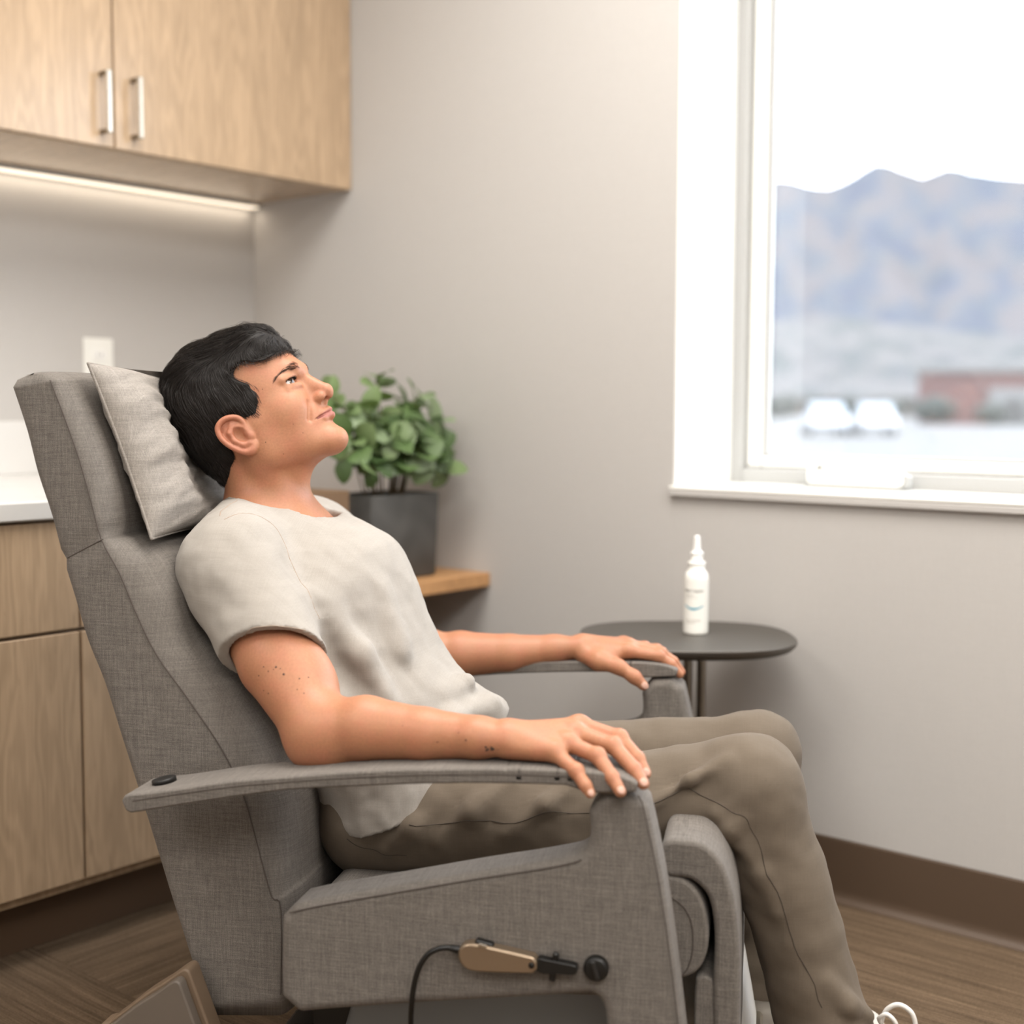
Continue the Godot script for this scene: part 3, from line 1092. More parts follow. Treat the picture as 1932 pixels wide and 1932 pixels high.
func build_recliner() -> void:
	var t := thing("recliner", "grey woven fabric recliner chair with padded armrests", "armchair", SEAT_AT, SEAT_TURN)
	# backrest: stations from top to bottom, rear edge and front seam of its side
	var hw := 0.285
	var front := PackedVector2Array([Vector2(-0.4629, 1.0537), Vector2(-0.4431, 1.0036), Vector2(-0.4234, 0.9490), Vector2(-0.4069, 0.8920), Vector2(-0.3912, 0.8350), Vector2(-0.3649, 0.7879), Vector2(-0.3403, 0.7311), Vector2(-0.3110, 0.6745), Vector2(-0.2644, 0.6135), Vector2(-0.2149, 0.5440), Vector2(-0.1851, 0.4833), Vector2(-0.1700, 0.4338), Vector2(-0.1565, 0.3826), Vector2(-0.1437, 0.3396), Vector2(-0.1306, 0.3209), Vector2(-0.1336, 0.1701)])
	var rear := PackedVector2Array([Vector2(-0.5260, 1.0440), Vector2(-0.5062, 0.9846), Vector2(-0.4914, 0.9265), Vector2(-0.4708, 0.8654), Vector2(-0.4544, 0.8034), Vector2(-0.4377, 0.7497), Vector2(-0.4195, 0.6898), Vector2(-0.3948, 0.6302), Vector2(-0.3734, 0.5627), Vector2(-0.3490, 0.4878), Vector2(-0.3299, 0.4277), Vector2(-0.3146, 0.3788), Vector2(-0.2970, 0.3223), Vector2(-0.2801, 0.2712), Vector2(-0.2725, 0.2470), Vector2(-0.2448, 0.1603)])
	var bulge := [0.006, 0.010, 0.012, 0.012, 0.004, 0.030, 0.040, 0.030, 0.040, 0.045, 0.045, 0.04, 0.03, 0.02, 0.01, 0.0]
	var stations := []
	var up := (front[0] - front[1]).normalized()
	stations.append([rear[0].lerp(front[0], 0.10) + up * 0.018, front[0].lerp(rear[0], 0.14) + up * 0.022, 0.0, 0.020])
	stations.append([rear[0].lerp(front[0], 0.03) + up * 0.013, front[0].lerp(rear[0], 0.05) + up * 0.017, 0.002, 0.008])
	stations.append([rear[0] + up * 0.003, front[0] + up * 0.004, 0.005, 0.0])
	var sub := 4
	for i in front.size() - 1:
		for k in sub:
			var f := float(k) / sub
			var r0 := rear[maxi(i - 1, 0)]
			var f0 := front[maxi(i - 1, 0)]
			var r3 := rear[mini(i + 2, rear.size() - 1)]
			var f3 := front[mini(i + 2, rear.size() - 1)]
			var groove := 0.004 if (i == 4 and k == 0) else 0.0
			stations.append([rear[i].cubic_interpolate(rear[i + 1], r0, r3, f), front[i].cubic_interpolate(front[i + 1], f0, f3, f), lerpf(bulge[i], bulge[i + 1], f) - groove * 1.5, groove])
	stations.append([rear[15], front[15], 0.0, 0.0])
	var rings := []
	for s in stations:
		var r: Vector2 = s[0]
		var q: Vector2 = (s[1] - s[0]).normalized()
		var T: float = (s[1] - s[0]).length()
		var b: float = s[2]
		var ins: float = s[3]
		var ring := PackedVector3Array()
		var prof := [[1.0, 0.012], [0.985, 0.003], [0.96, 0.0], [0.5, 0.0], [0.0, 0.0], [-0.5, 0.0], [-0.96, 0.0], [-0.985, 0.003], [-1.0, 0.012], [-1.0, T * 0.35], [-1.0, T * 0.7], [-1.0, T - 0.006], [-0.995, T], [-0.97, T + b * 0.35 + 0.006], [-0.91, T + b * 0.7 + 0.010], [-0.80, T + b * 0.95 + 0.012], [-0.62, T + b + 0.012], [-0.35, T + b * 0.9 + 0.010], [0.0, T + b * 0.8 + 0.008]]
		for k in range(17, 11, -1):
			prof.append([-prof[k][0], prof[k][1]])
		prof.append([1.0, T - 0.006])
		prof.append([1.0, T * 0.7])
		prof.append([1.0, T * 0.35])
		for p in prof:
			var d: float = p[1]
			var pz: float = p[0] * (hw - ins)
			if d > T * 0.5:
				d -= ins
			elif d < 0.02:
				d += ins * 0.5
			ring.append(Vector3(r.x + q.x * d, r.y + q.y * d, pz))
		rings.append(ring)
	var back := obj("backrest", loft(rings), M.fabric, t)
	for s in [1.0, -1.0]:
		var line := PackedVector2Array()
		for i in stations.size() - 1:
			if i > 1:
				line.append(stations[i][1])
		obj("seam", tube(flat_path(line, s * (hw + 0.0004)), 0.0009, 0.0009, 5), M.seam, back)
	obj("seam", tube(PackedVector3Array([Vector3(lerpf(rear[4].x, front[4].x, 0.12), lerpf(rear[4].y, front[4].y, 0.12), hw - 0.0038), Vector3(front[4].x, front[4].y, hw - 0.0038)]), 0.0009, 0.0009, 5), M.seam, back)
	# side panels with the front post
	var panel_l := PackedVector2Array([Vector2(-0.0907, 0.3656), Vector2(-0.0688, 0.3730), Vector2(-0.0397, 0.3816), Vector2(0.0321, 0.3991), Vector2(0.1026, 0.4163), Vector2(0.1719, 0.4332), Vector2(0.2401, 0.4485), Vector2(0.2857, 0.4599), Vector2(0.3004, 0.4650), Vector2(0.3103, 0.4745), Vector2(0.3141, 0.4883), Vector2(0.3140, 0.5064), Vector2(0.3111, 0.5264), Vector2(0.3070, 0.5423), Vector2(0.3773, 0.5493), Vector2(0.3826, 0.5396), Vector2(0.3881, 0.5213), Vector2(0.3957, 0.4885), Vector2(0.4047, 0.4457), Vector2(0.4153, 0.3827), Vector2(0.4247, 0.3160), Vector2(0.4328, 0.2524), Vector2(0.4425, 0.1749), Vector2(0.4471, 0.1274), Vector2(0.4408, 0.1129), Vector2(0.3507, 0.1026), Vector2(0.3452, 0.1159), Vector2(0.3402, 0.2054), Vector2(0.3364, 0.2567), Vector2(0.3322, 0.2755), Vector2(0.3247, 0.2837), Vector2(0.3127, 0.2861), Vector2(0.2411, 0.2746), Vector2(0.1025, 0.2540), Vector2(-0.0408, 0.2305), Vector2(-0.0906, 0.2214), Vector2(-0.0935, 0.2334)])
	var arm_l := curve2(PackedVector2Array([Vector2(-0.3097, 0.5056), Vector2(-0.3020, 0.5089), Vector2(-0.2417, 0.5190), Vector2(-0.1557, 0.5362), Vector2(-0.0823, 0.5461), Vector2(-0.0094, 0.5560), Vector2(0.0775, 0.5651), Vector2(0.1891, 0.5729), Vector2(0.2581, 0.5755), Vector2(0.3208, 0.5759), Vector2(0.3568, 0.5720), Vector2(0.3757, 0.5639), Vector2(0.3816, 0.5550), Vector2(0.3732, 0.5532), Vector2(0.3106, 0.5487), Vector2(0.3027, 0.5515), Vector2(0.2914, 0.5548), Vector2(0.2742, 0.5565), Vector2(0.1743, 0.5525), Vector2(0.0775, 0.5453), Vector2(0.0011, 0.5373), Vector2(-0.0716, 0.5294), Vector2(-0.1560, 0.5137), Vector2(-0.2339, 0.4975), Vector2(-0.2919, 0.4852), Vector2(-0.3025, 0.4874)]), 4, true)
	var panel := curve2(panel_l, 3, true)
	var pm := slab(panel, 0.312, 0.388, 0.014, 5)
	var pm2 := slab(panel, -0.388, -0.312, 0.014, 5)
	var am := slab(arm_l, 0.315, 0.40, 0.0055, 4)
	var am2 := slab(arm_l, -0.40, -0.315, 0.0055, 4)
	var front_edge := PackedVector2Array([Vector2(0.3741, 0.5471), Vector2(0.3794, 0.5381), Vector2(0.3835, 0.5210), Vector2(0.3911, 0.4882), Vector2(0.4001, 0.4453), Vector2(0.4108, 0.3823), Vector2(0.4202, 0.3156), Vector2(0.4283, 0.2519)])
	var hem_edge := PackedVector2Array([Vector2(-0.0798, 0.3622), Vector2(-0.0398, 0.3739), Vector2(0.0321, 0.3921), Vector2(0.1026, 0.4094), Vector2(0.1719, 0.4264), Vector2(0.2401, 0.4417), Vector2(0.2885, 0.4540), Vector2(0.3044, 0.4606)])
	var arm_seam := PackedVector2Array([Vector2(-0.2916, 0.5017), Vector2(-0.2418, 0.5119), Vector2(-0.1558, 0.5285), Vector2(-0.0823, 0.5392), Vector2(-0.0094, 0.5484), Vector2(0.0775, 0.5576), Vector2(0.1891, 0.5655), Vector2(0.2582, 0.5682), Vector2(0.3012, 0.5687)])
	for s in [1.0, -1.0]:
		var p := obj("side_panel", pm if s > 0 else pm2, M.fabric, t)
		obj("seam", tube(flat_path(front_edge, s * 0.3882), 0.0009, 0.0009, 5), M.seam, p)
		obj("seam", tube(flat_path(curve2(hem_edge, 3), s * 0.3882), 0.0009, 0.0009, 5), M.seam, p)
		var a := obj("armrest", am if s > 0 else am2, M.fabric, t)
		obj("piping", tube(flat_path(curve2(arm_seam, 3), s * 0.4002), 0.0008, 0.0008, 5), M.seam, a)
		# pivot cap at the rear of the arm and the tray slot at the front
		var cap := obj("pivot_cap", lathe(PackedVector2Array([Vector2(0.001, 0.003), Vector2(0.006, 0.002), Vector2(0.013, 0.004), Vector2(0.016, 0.004), Vector2(0.0165, 0.002), Vector2(0.0165, -0.002), Vector2(0.001, -0.002)]), 24), M.charcoal, t, Vector3(-0.270, 0.5165, s * 0.352))
		cap.rotation_degrees.z = 12
		obj("tray_slot", box(Vector3(0.322, 0.5475, s * 0.388 - 0.004), Vector3(0.356, 0.5515, s * 0.388 + 0.004), 0.001), M.shell_edge, t)
	# seat
	var seat := curve2(PackedVector2Array([Vector2(-0.085, 0.25), Vector2(-0.085, 0.335), Vector2(-0.06, 0.345), Vector2(0.0, 0.345), Vector2(0.15, 0.362), Vector2(0.30, 0.400), Vector2(0.37, 0.418), Vector2(0.40, 0.40), Vector2(0.40, 0.30), Vector2(0.36, 0.25)]), 4, true)
	obj("seat", slab(seat, -0.311, 0.311, 0.02, 4), M.fabric, t)
	# leg rest, folded down in front
	var pad := curve2(PackedVector2Array([Vector2(0.3989, 0.4584), Vector2(0.4261, 0.4644), Vector2(0.4534, 0.4593), Vector2(0.4754, 0.4371), Vector2(0.4902, 0.3962), Vector2(0.4978, 0.3476), Vector2(0.5010, 0.2844), Vector2(0.5010, 0.2063), Vector2(0.5012, 0.1205), Vector2(0.4932, 0.1125), Vector2(0.4740, 0.1118), Vector2(0.4684, 0.2031), Vector2(0.4659, 0.2741), Vector2(0.4677, 0.3310), Vector2(0.4636, 0.3730), Vector2(0.4544, 0.3969), Vector2(0.4337, 0.4130), Vector2(0.3994, 0.4175)]), 4, true)
	obj("leg_rest_pad", slab(pad, -0.300, 0.300, 0.014, 4), M.fabric, t)
	var roll := curve2(PackedVector2Array([Vector2(0.3857, 0.4151), Vector2(0.4077, 0.4153), Vector2(0.4283, 0.4112), Vector2(0.4463, 0.3942), Vector2(0.4569, 0.3654), Vector2(0.4595, 0.3303), Vector2(0.4518, 0.2999), Vector2(0.4357, 0.2835), Vector2(0.4117, 0.2764), Vector2(0.3875, 0.2742)]), 4, true)
	obj("leg_rest_roll", slab(roll, -0.300, 0.300, 0.014, 4), M.fabric, t)
	obj("seam", tube(curve3(PackedVector3Array([Vector3(0.4081, 0.3900, 0.3005), Vector3(0.4275, 0.3760, 0.3005), Vector3(0.4380, 0.3535, 0.3005), Vector3(0.4399, 0.3218, 0.3005), Vector3(0.4341, 0.2964, 0.3005), Vector3(0.4247, 0.2828, 0.3005)]), 5), 0.0009, 0.0009, 5), M.seam, t)
	var flap := curve2(PackedVector2Array([Vector2(0.4440, 0.2779), Vector2(0.4548, 0.2831), Vector2(0.4658, 0.2798), Vector2(0.4691, 0.2032), Vector2(0.4706, 0.1100), Vector2(0.4452, 0.1072), Vector2(0.4424, 0.2005)]), 4, true)
	obj("leg_rest_flap", slab(flap, -0.296, 0.296, 0.010, 4), M.fabric, t)
	# base, mechanism and castor covers
	obj("base", slab(curve2(PackedVector2Array([Vector2(-0.02, 0.07), Vector2(-0.02, 0.235), Vector2(0.0, 0.25), Vector2(0.22, 0.262), Vector2(0.29, 0.262), Vector2(0.335, 0.245), Vector2(0.345, 0.2), Vector2(0.345, 0.07)]), 4, true), -0.285, 0.285, 0.012, 3), M.grey_base, t)
	obj("foot_plate", box(Vector3(-0.20, 0.03, -0.28), Vector3(0.44, 0.07, 0.28), 0.01), M.charcoal, t)
	for z in [0.24, -0.24]:
		obj("lever", tube(PackedVector3Array([Vector3(-0.16, 0.19, z), Vector3(0.02, 0.235, z), Vector3(0.10, 0.20, z)]), 0.011, 0.011, 8), M.black, t)
		obj("bracket", box(Vector3(-0.10, 0.14, z - 0.004), Vector3(0.03, 0.225, z + 0.004), 0.002), M.black, t)
	obj("front_foot", slab(curve2(PackedVector2Array([Vector2(0.42, 0.0), Vector2(0.40, 0.16), Vector2(0.44, 0.22), Vector2(0.49, 0.21), Vector2(0.51, 0.14), Vector2(0.525, 0.05), Vector2(0.53, 0.0)]), 4, true), -0.12, 0.05, 0.01, 3), M.white, t)
	obj("foot_trim", box(Vector3(0.42, 0.055, -0.124), Vector3(0.532, 0.07, 0.054), 0.004), M.steel, t)
	var shell := PackedVector2Array([Vector2(-0.3950, 0.1202), Vector2(-0.3726, 0.1523), Vector2(-0.3539, 0.1679), Vector2(-0.3176, 0.1979), Vector2(-0.2857, 0.2197), Vector2(-0.2659, 0.2351), Vector2(-0.2572, 0.2396), Vector2(-0.2510, 0.2364), Vector2(-0.2451, 0.2205), Vector2(-0.2279, 0.1747), Vector2(-0.2093, 0.1201), Vector2(-0.1801, -0.0207), Vector2(-0.1811, -0.0972), Vector2(-0.4292, -0.1288)])
	for s in [1.0, -1.0]:
		var sh := obj("castor_cover", slab(curve2(shell, 3, true), s * 0.345 - 0.01, s * 0.345 + 0.01, 0.004, 3), M.shell, t)
		var lift := PackedVector2Array()
		for p in shell:
			lift.append(p + Vector2(0.004, 0.008))
		obj("cover_edge", slab(curve2(lift, 3, true), (0.30 if s > 0 else -0.334), (0.334 if s > 0 else -0.30), 0.004, 3), M.shell_edge if s > 0 else M.toe, t)
		var wheel := obj("castor_wheel", lathe(PackedVector2Array([Vector2(0.005, -0.015), Vector2(0.045, -0.015), Vector2(0.05, -0.01), Vector2(0.05, 0.01), Vector2(0.045, 0.015), Vector2(0.005, 0.015)]), 24), M.black, t, Vector3(-0.27, 0.05, s * 0.27))
		wheel.rotation_degrees.x = 90
	# round knob on the near side panel
	var knob := obj("knob", lathe(PackedVector2Array([Vector2(0.001, 0.012), Vector2(0.012, 0.012), Vector2(0.0145, 0.0105), Vector2(0.0158, 0.007), Vector2(0.0158, 0.0), Vector2(0.001, 0.0)]), 32), M.black, t, Vector3(0.3250, 0.3249, 0.3880))
	knob.rotation_degrees.x = 90
	obj("knob_ridge", box(Vector3(-0.003, -0.012, 0), Vector3(0.003, 0.012, 0.003), 0.001), M.charcoal, t, Vector3(0.3250, 0.3249, 0.3880) + Vector3(0, 0, 0.0115)).rotation_degrees.z = 18


func build_pillow() -> void:
	var t := thing("head_pillow", "light grey rectangular pillow behind the man's head", "pillow", SEAT_AT, SEAT_TURN)
	var top := Vector2(-0.425, 1.082)
	var bot := Vector2(-0.333, 0.834)
	var mid := (top + bot) * 0.5
	var upv := (top - bot) * 0.5
	var fwd := Vector2(upv.y, -upv.x).normalized()
	var nz := FastNoiseLite.new()
	nz.seed = 9
	nz.frequency = 1.0
	nz.fractal_octaves = 2
	var N := 56
	var v := PackedVector3Array()
	var idx := PackedInt32Array()
	for side in [1.0, -1.0]:
		for i in N + 1:
			for j in N + 1:
				var s := sin((float(i) / N * 2 - 1) * PI * 0.5)
				var h := sin((float(j) / N * 2 - 1) * PI * 0.5)
				var fat := pow(maxf((1 - pow(absf(s), 3.0)) * (1 - pow(absf(h), 3.0)), 0.0), 0.55)
				var thick := 0.058 * fat if side > 0 else 0.034 * fat
				# edges bow inward between the corners
				var ss := s * (1.0 - 0.05 * (1 - h * h))
				var hh := h * (1.0 - 0.045 * (1 - s * s))
				var wr := nz.get_noise_2d(s * 2.0 + h * 3.5, h * 5.0) * 0.007 * fat
				wr += 0.005 * fat * exp(-pow((s - 0.75) / 0.25, 2.0)) * sin(h * 11.0 + s * 3.0)
				var dent := 0.0
				if side > 0:
					dent = 0.066 * exp(-pow((s + 0.16) / 0.62, 2.0) - pow((h - 0.05) / 0.95, 4.0))
				var d: float = side * (thick + wr) - dent
				var p := mid + upv * hh + fwd * d
				v.append(Vector3(p.x, p.y, 0.035 + 0.215 * ss))
	var m := (N + 1) * (N + 1)
	for q in 2:
		for i in N:
			for j in N:
				var a := q * m + i * (N + 1) + j
				if q == 0:
					idx.append_array([a, a + N + 1, a + 1, a + 1, a + N + 1, a + N + 2])
				else:
					idx.append_array([a, a + 1, a + N + 1, a + 1, a + N + 2, a + N + 1])
	var n := smooth_normals(v, idx)
	var c := Vector3(mid.x, mid.y, 0.035)
	var sum := 0.0
	for i in v.size():
		sum += n[i].dot(v[i] - c)
	if sum < 0:
		for i in n.size():
			n[i] = -n[i]
		idx.reverse()
	var cover := obj("cover", mesh_of(v, n, idx), M.pillow, t)
	var edge := PackedVector3Array()
	for k in N:
		edge.append(v[k])
	for k in N:
		edge.append(v[k * (N + 1) + N])
	for k in N:
		edge.append(v[N * (N + 1) + N - k])
	for k in N:
		edge.append(v[(N - k) * (N + 1)])
	obj("piping", tube(edge, 0.0022, 0.0022, 6, true), M.pillow, t)


func build_hand_control() -> void:
	var t := thing("hand_control", "champagne and black hand control clipped to the recliner's side", "hand control", SEAT_AT, SEAT_TURN)
	var z := 0.3885
	var out := curve2(PackedVector2Array([Vector2(0.1515, 0.3334), Vector2(0.1529, 0.3411), Vector2(0.1597, 0.3472), Vector2(0.1714, 0.3489), Vector2(0.1953, 0.3461), Vector2(0.2429, 0.3392), Vector2(0.2517, 0.3359), Vector2(0.2524, 0.3263), Vector2(0.2518, 0.3181), Vector2(0.2430, 0.3166), Vector2(0.1955, 0.3138), Vector2(0.1694, 0.3135), Vector2(0.1584, 0.3181), Vector2(0.1529, 0.3259)]), 4, true)
	var body := obj("body", slab(out, z, z + 0.020, 0.007, 5), M.champagne, t)
	var cx := Vector3(0.2459, 0.3282, 0.4090)
	obj("screw", lathe(PackedVector2Array([Vector2(0.001, 0.001), Vector2(0.003, 0.001), Vector2(0.004, 0.0)]), 16), M.black, body, cx).rotation_degrees.x = 90
	obj("rocker_switch", box(Vector3(-0.012, -0.003, -0.006), Vector3(0.012, 0.004, 0.006), 0.002), M.black, t, Vector3(0.1840, 0.3471, 0.3980)).rotation_degrees.z = -10
	obj("switch_plate", box(Vector3(-0.006, -0.003, -0.002), Vector3(0.005, 0.002, 0.002), 0.0005), M.steel, t, Vector3(0.1841, 0.3484, 0.4080)).rotation_degrees.z = -10
	var tip := curve2(PackedVector2Array([Vector2(0.2523, 0.3352), Vector2(0.2631, 0.3348), Vector2(0.2846, 0.3326), Vector2(0.3033, 0.3294), Vector2(0.3020, 0.3232), Vector2(0.2994, 0.3182), Vector2(0.2766, 0.3175), Vector2(0.2524, 0.3181)]), 4, true)
	obj("plug", slab(tip, z + 0.002, z + 0.016, 0.005, 4), M.black, t)
	obj("plug_wing", box(Vector3(-0.004, -0.019, -0.004), Vector3(0.004, 0.019, 0.004), 0.002), M.black, t, Vector3(0.2729, 0.3246, 0.3980)).rotation_degrees.z = -8
	obj("strain_relief", tube(PackedVector3Array([Vector3(0.1524, 0.3354, 0.3980), Vector3(0.1386, 0.3377, 0.3980)]), 0.0055, 0.0042, 12), M.black, t)
	var path := curve3(PackedVector3Array([Vector3(0.1413, 0.3373, 0.3980), Vector3(0.1285, 0.3378, 0.4020), Vector3(0.1124, 0.3297, 0.4040), Vector3(0.0998, 0.3105, 0.4040), Vector3(0.0923, 0.2839, 0.4020), Vector3(0.0883, 0.2551, 0.3980), Vector3(0.0826, 0.2214, 0.3800), Vector3(0.0792, 0.1719, 0.3600), Vector3(0.0797, 0.0906, 0.3300)]), 6)
	obj("cable", tube(path, 0.0036, 0.0036, 10), M.black, t)


# ------------------------------------------------------------------ smooth bodies from distance fields

class Field:
	var n := 0
	var kind := PackedInt32Array()
	var a := PackedVector3Array()
	var b := PackedVector3Array()
	var r0 := PackedFloat32Array()
	var r1 := PackedFloat32Array()
	var inv := PackedFloat32Array()
	var wide := PackedFloat32Array()
	var k := PackedFloat32Array()
	var op := PackedInt32Array()
	var bx := PackedVector3Array()
	var by := PackedVector3Array()
	var bz := PackedVector3Array()
	var cn := PackedVector3Array()
	var cd := PackedFloat32Array()
	var bc := PackedVector3Array()
	var br := PackedFloat32Array()
	var wob: FastNoiseLite = null
	var amp := 0.0
	var outline := PackedVector2Array()   # keep only what lies inside this outline of the head's side view
	var ox := Vector3.RIGHT
	var oy := Vector3.UP
	var oo := Vector3.ZERO

	func _push(kd: int, kk: float, o: int) -> void:
		n += 1
		kind.append(kd)
		k.append(kk)
		op.append(o)
		cn.append(Vector3.ZERO)
		cd.append(0.0)

	# tapered capsule; stretch widens it in z
	func cap(p: Vector3, q: Vector3, ra: float, rb: float, kk := 0.02, o := 1, stretch := 1.0) -> void:
		_push(0, kk, o)
		var s := Vector3(1, 1, 1.0 / stretch)
		a.append(p * s)
		b.append((q - p) * s)
		r0.append(ra)
		r1.append(rb)
		var l := ((q - p) * s).length_squared()
		inv.append(1.0 / maxf(l, 1e-9))
		wide.append(1.0 / stretch)
		bx.append(Vector3.RIGHT)
		by.append(Vector3.UP)
		bz.append(Vector3.BACK)
		bc.append((p + q) * 0.5)
		br.append((q - p).length() * 0.5 + maxf(ra, rb) * stretch)

	func chain(pts: Array, radii: Array, kk := 0.02, o := 1) -> void:
		for i in pts.size() - 1:
			cap(pts[i], pts[i + 1], radii[i], radii[i + 1], kk, o)

	# a limb: joints do not swell
	func limb(pts: Array, radii: Array, kk := 0.02) -> void:
		for i in pts.size() - 1:
			cap(pts[i], pts[i + 1], radii[i], radii[i + 1], kk if i == 0 else minf(kk, 0.008), 1)

	func ell(c: Vector3, r: Vector3, kk := 0.02, o := 1, basis := Basis.IDENTITY) -> void:
		_push(1, kk, o)
		a.append(c)
		b.append(Vector3(1.0 / r.x, 1.0 / r.y, 1.0 / r.z))
		r0.append(0)
		r1.append(0)
		inv.append(0)
		wide.append(1)
		bx.append(basis.x)
		by.append(basis.y)
		bz.append(basis.z)
		bc.append(c)
		br.append(maxf(r.x, maxf(r.y, r.z)))

	# keep the last shape only where it lies behind a plane
	func clip(at: Vector3, normal: Vector3) -> void:
		cn[n - 1] = normal.normalized()
		cd[n - 1] = normal.normalized().dot(at)

	func near(c: Vector3, reach: float) -> PackedInt32Array:
		var out := PackedInt32Array()
		for i in n:
			if c.distance_to(bc[i]) < br[i] + reach + k[i]:
				out.append(i)
		return out

	func at(p: Vector3, ids: PackedInt32Array) -> float:
		var d := 1.0
		var bump := amp * wob.get_noise_3dv(p) if amp > 0.0 else 0.0
		for i in ids:
			var s: float
			if kind[i] == 0:
				var pa := Vector3(p.x, p.y, p.z * wide[i]) - a[i]
				var ba := b[i]
				var h := clampf(pa.dot(ba) * inv[i], 0.0, 1.0)
				s = (pa - ba * h).length() - (r0[i] + (r1[i] - r0[i]) * h)
			else:
				var q := p - a[i]
				var e := Vector3(q.dot(bx[i]), q.dot(by[i]), q.dot(bz[i])) * b[i]
				var k0 := e.length()
				var k1 := (e * b[i]).length()
				s = k0 * (k0 - 1.0) / maxf(k1, 1e-6) if k0 > 1e-5 else -1.0 / maxf(b[i].x, maxf(b[i].y, b[i].z))
			if op[i] > 0:
				s += bump
			if cn[i] != Vector3.ZERO:
				s = maxf(s, p.dot(cn[i]) - cd[i])
			var kk := k[i]
			if op[i] > 0:
				var h := maxf(kk - absf(d - s), 0.0) / kk
				d = minf(d, s) - h * h * kk * 0.25
			else:
				var h := maxf(kk - absf(d + s), 0.0) / kk
				d = maxf(d, -s) + h * h * kk * 0.25
		if outline.size() > 0:
			d = maxf(d, side(p))
		return d

	# signed distance to the outline in the head's side view, drawn back towards the temples
	func side(p: Vector3) -> float:
		var q := p - oo
		var w := maxf(absf(q.z) - 0.012, 0.0)
		var x := q.dot(ox) + w * 0.62 * smoothstep(0.055, 0.10, q.dot(oy))
		var s := Vector2(x, q.dot(oy))
		var best := 1e9
		var inside := false
		var m := outline.size()
		var j := m - 1
		for i in m:
			var e := outline[j] - outline[i]
			var u := s - outline[i]
			var f := u - e * clampf(u.dot(e) / e.length_squared(), 0.0, 1.0)
			best = minf(best, f.length_squared())
			if (outline[i].y > s.y) != (outline[j].y > s.y):
				if s.x < (outline[j].x - outline[i].x) * (s.y - outline[i].y) / (outline[j].y - outline[i].y) + outline[i].x:
					inside = not inside
			j = i
		return -sqrt(best) if inside else sqrt(best)


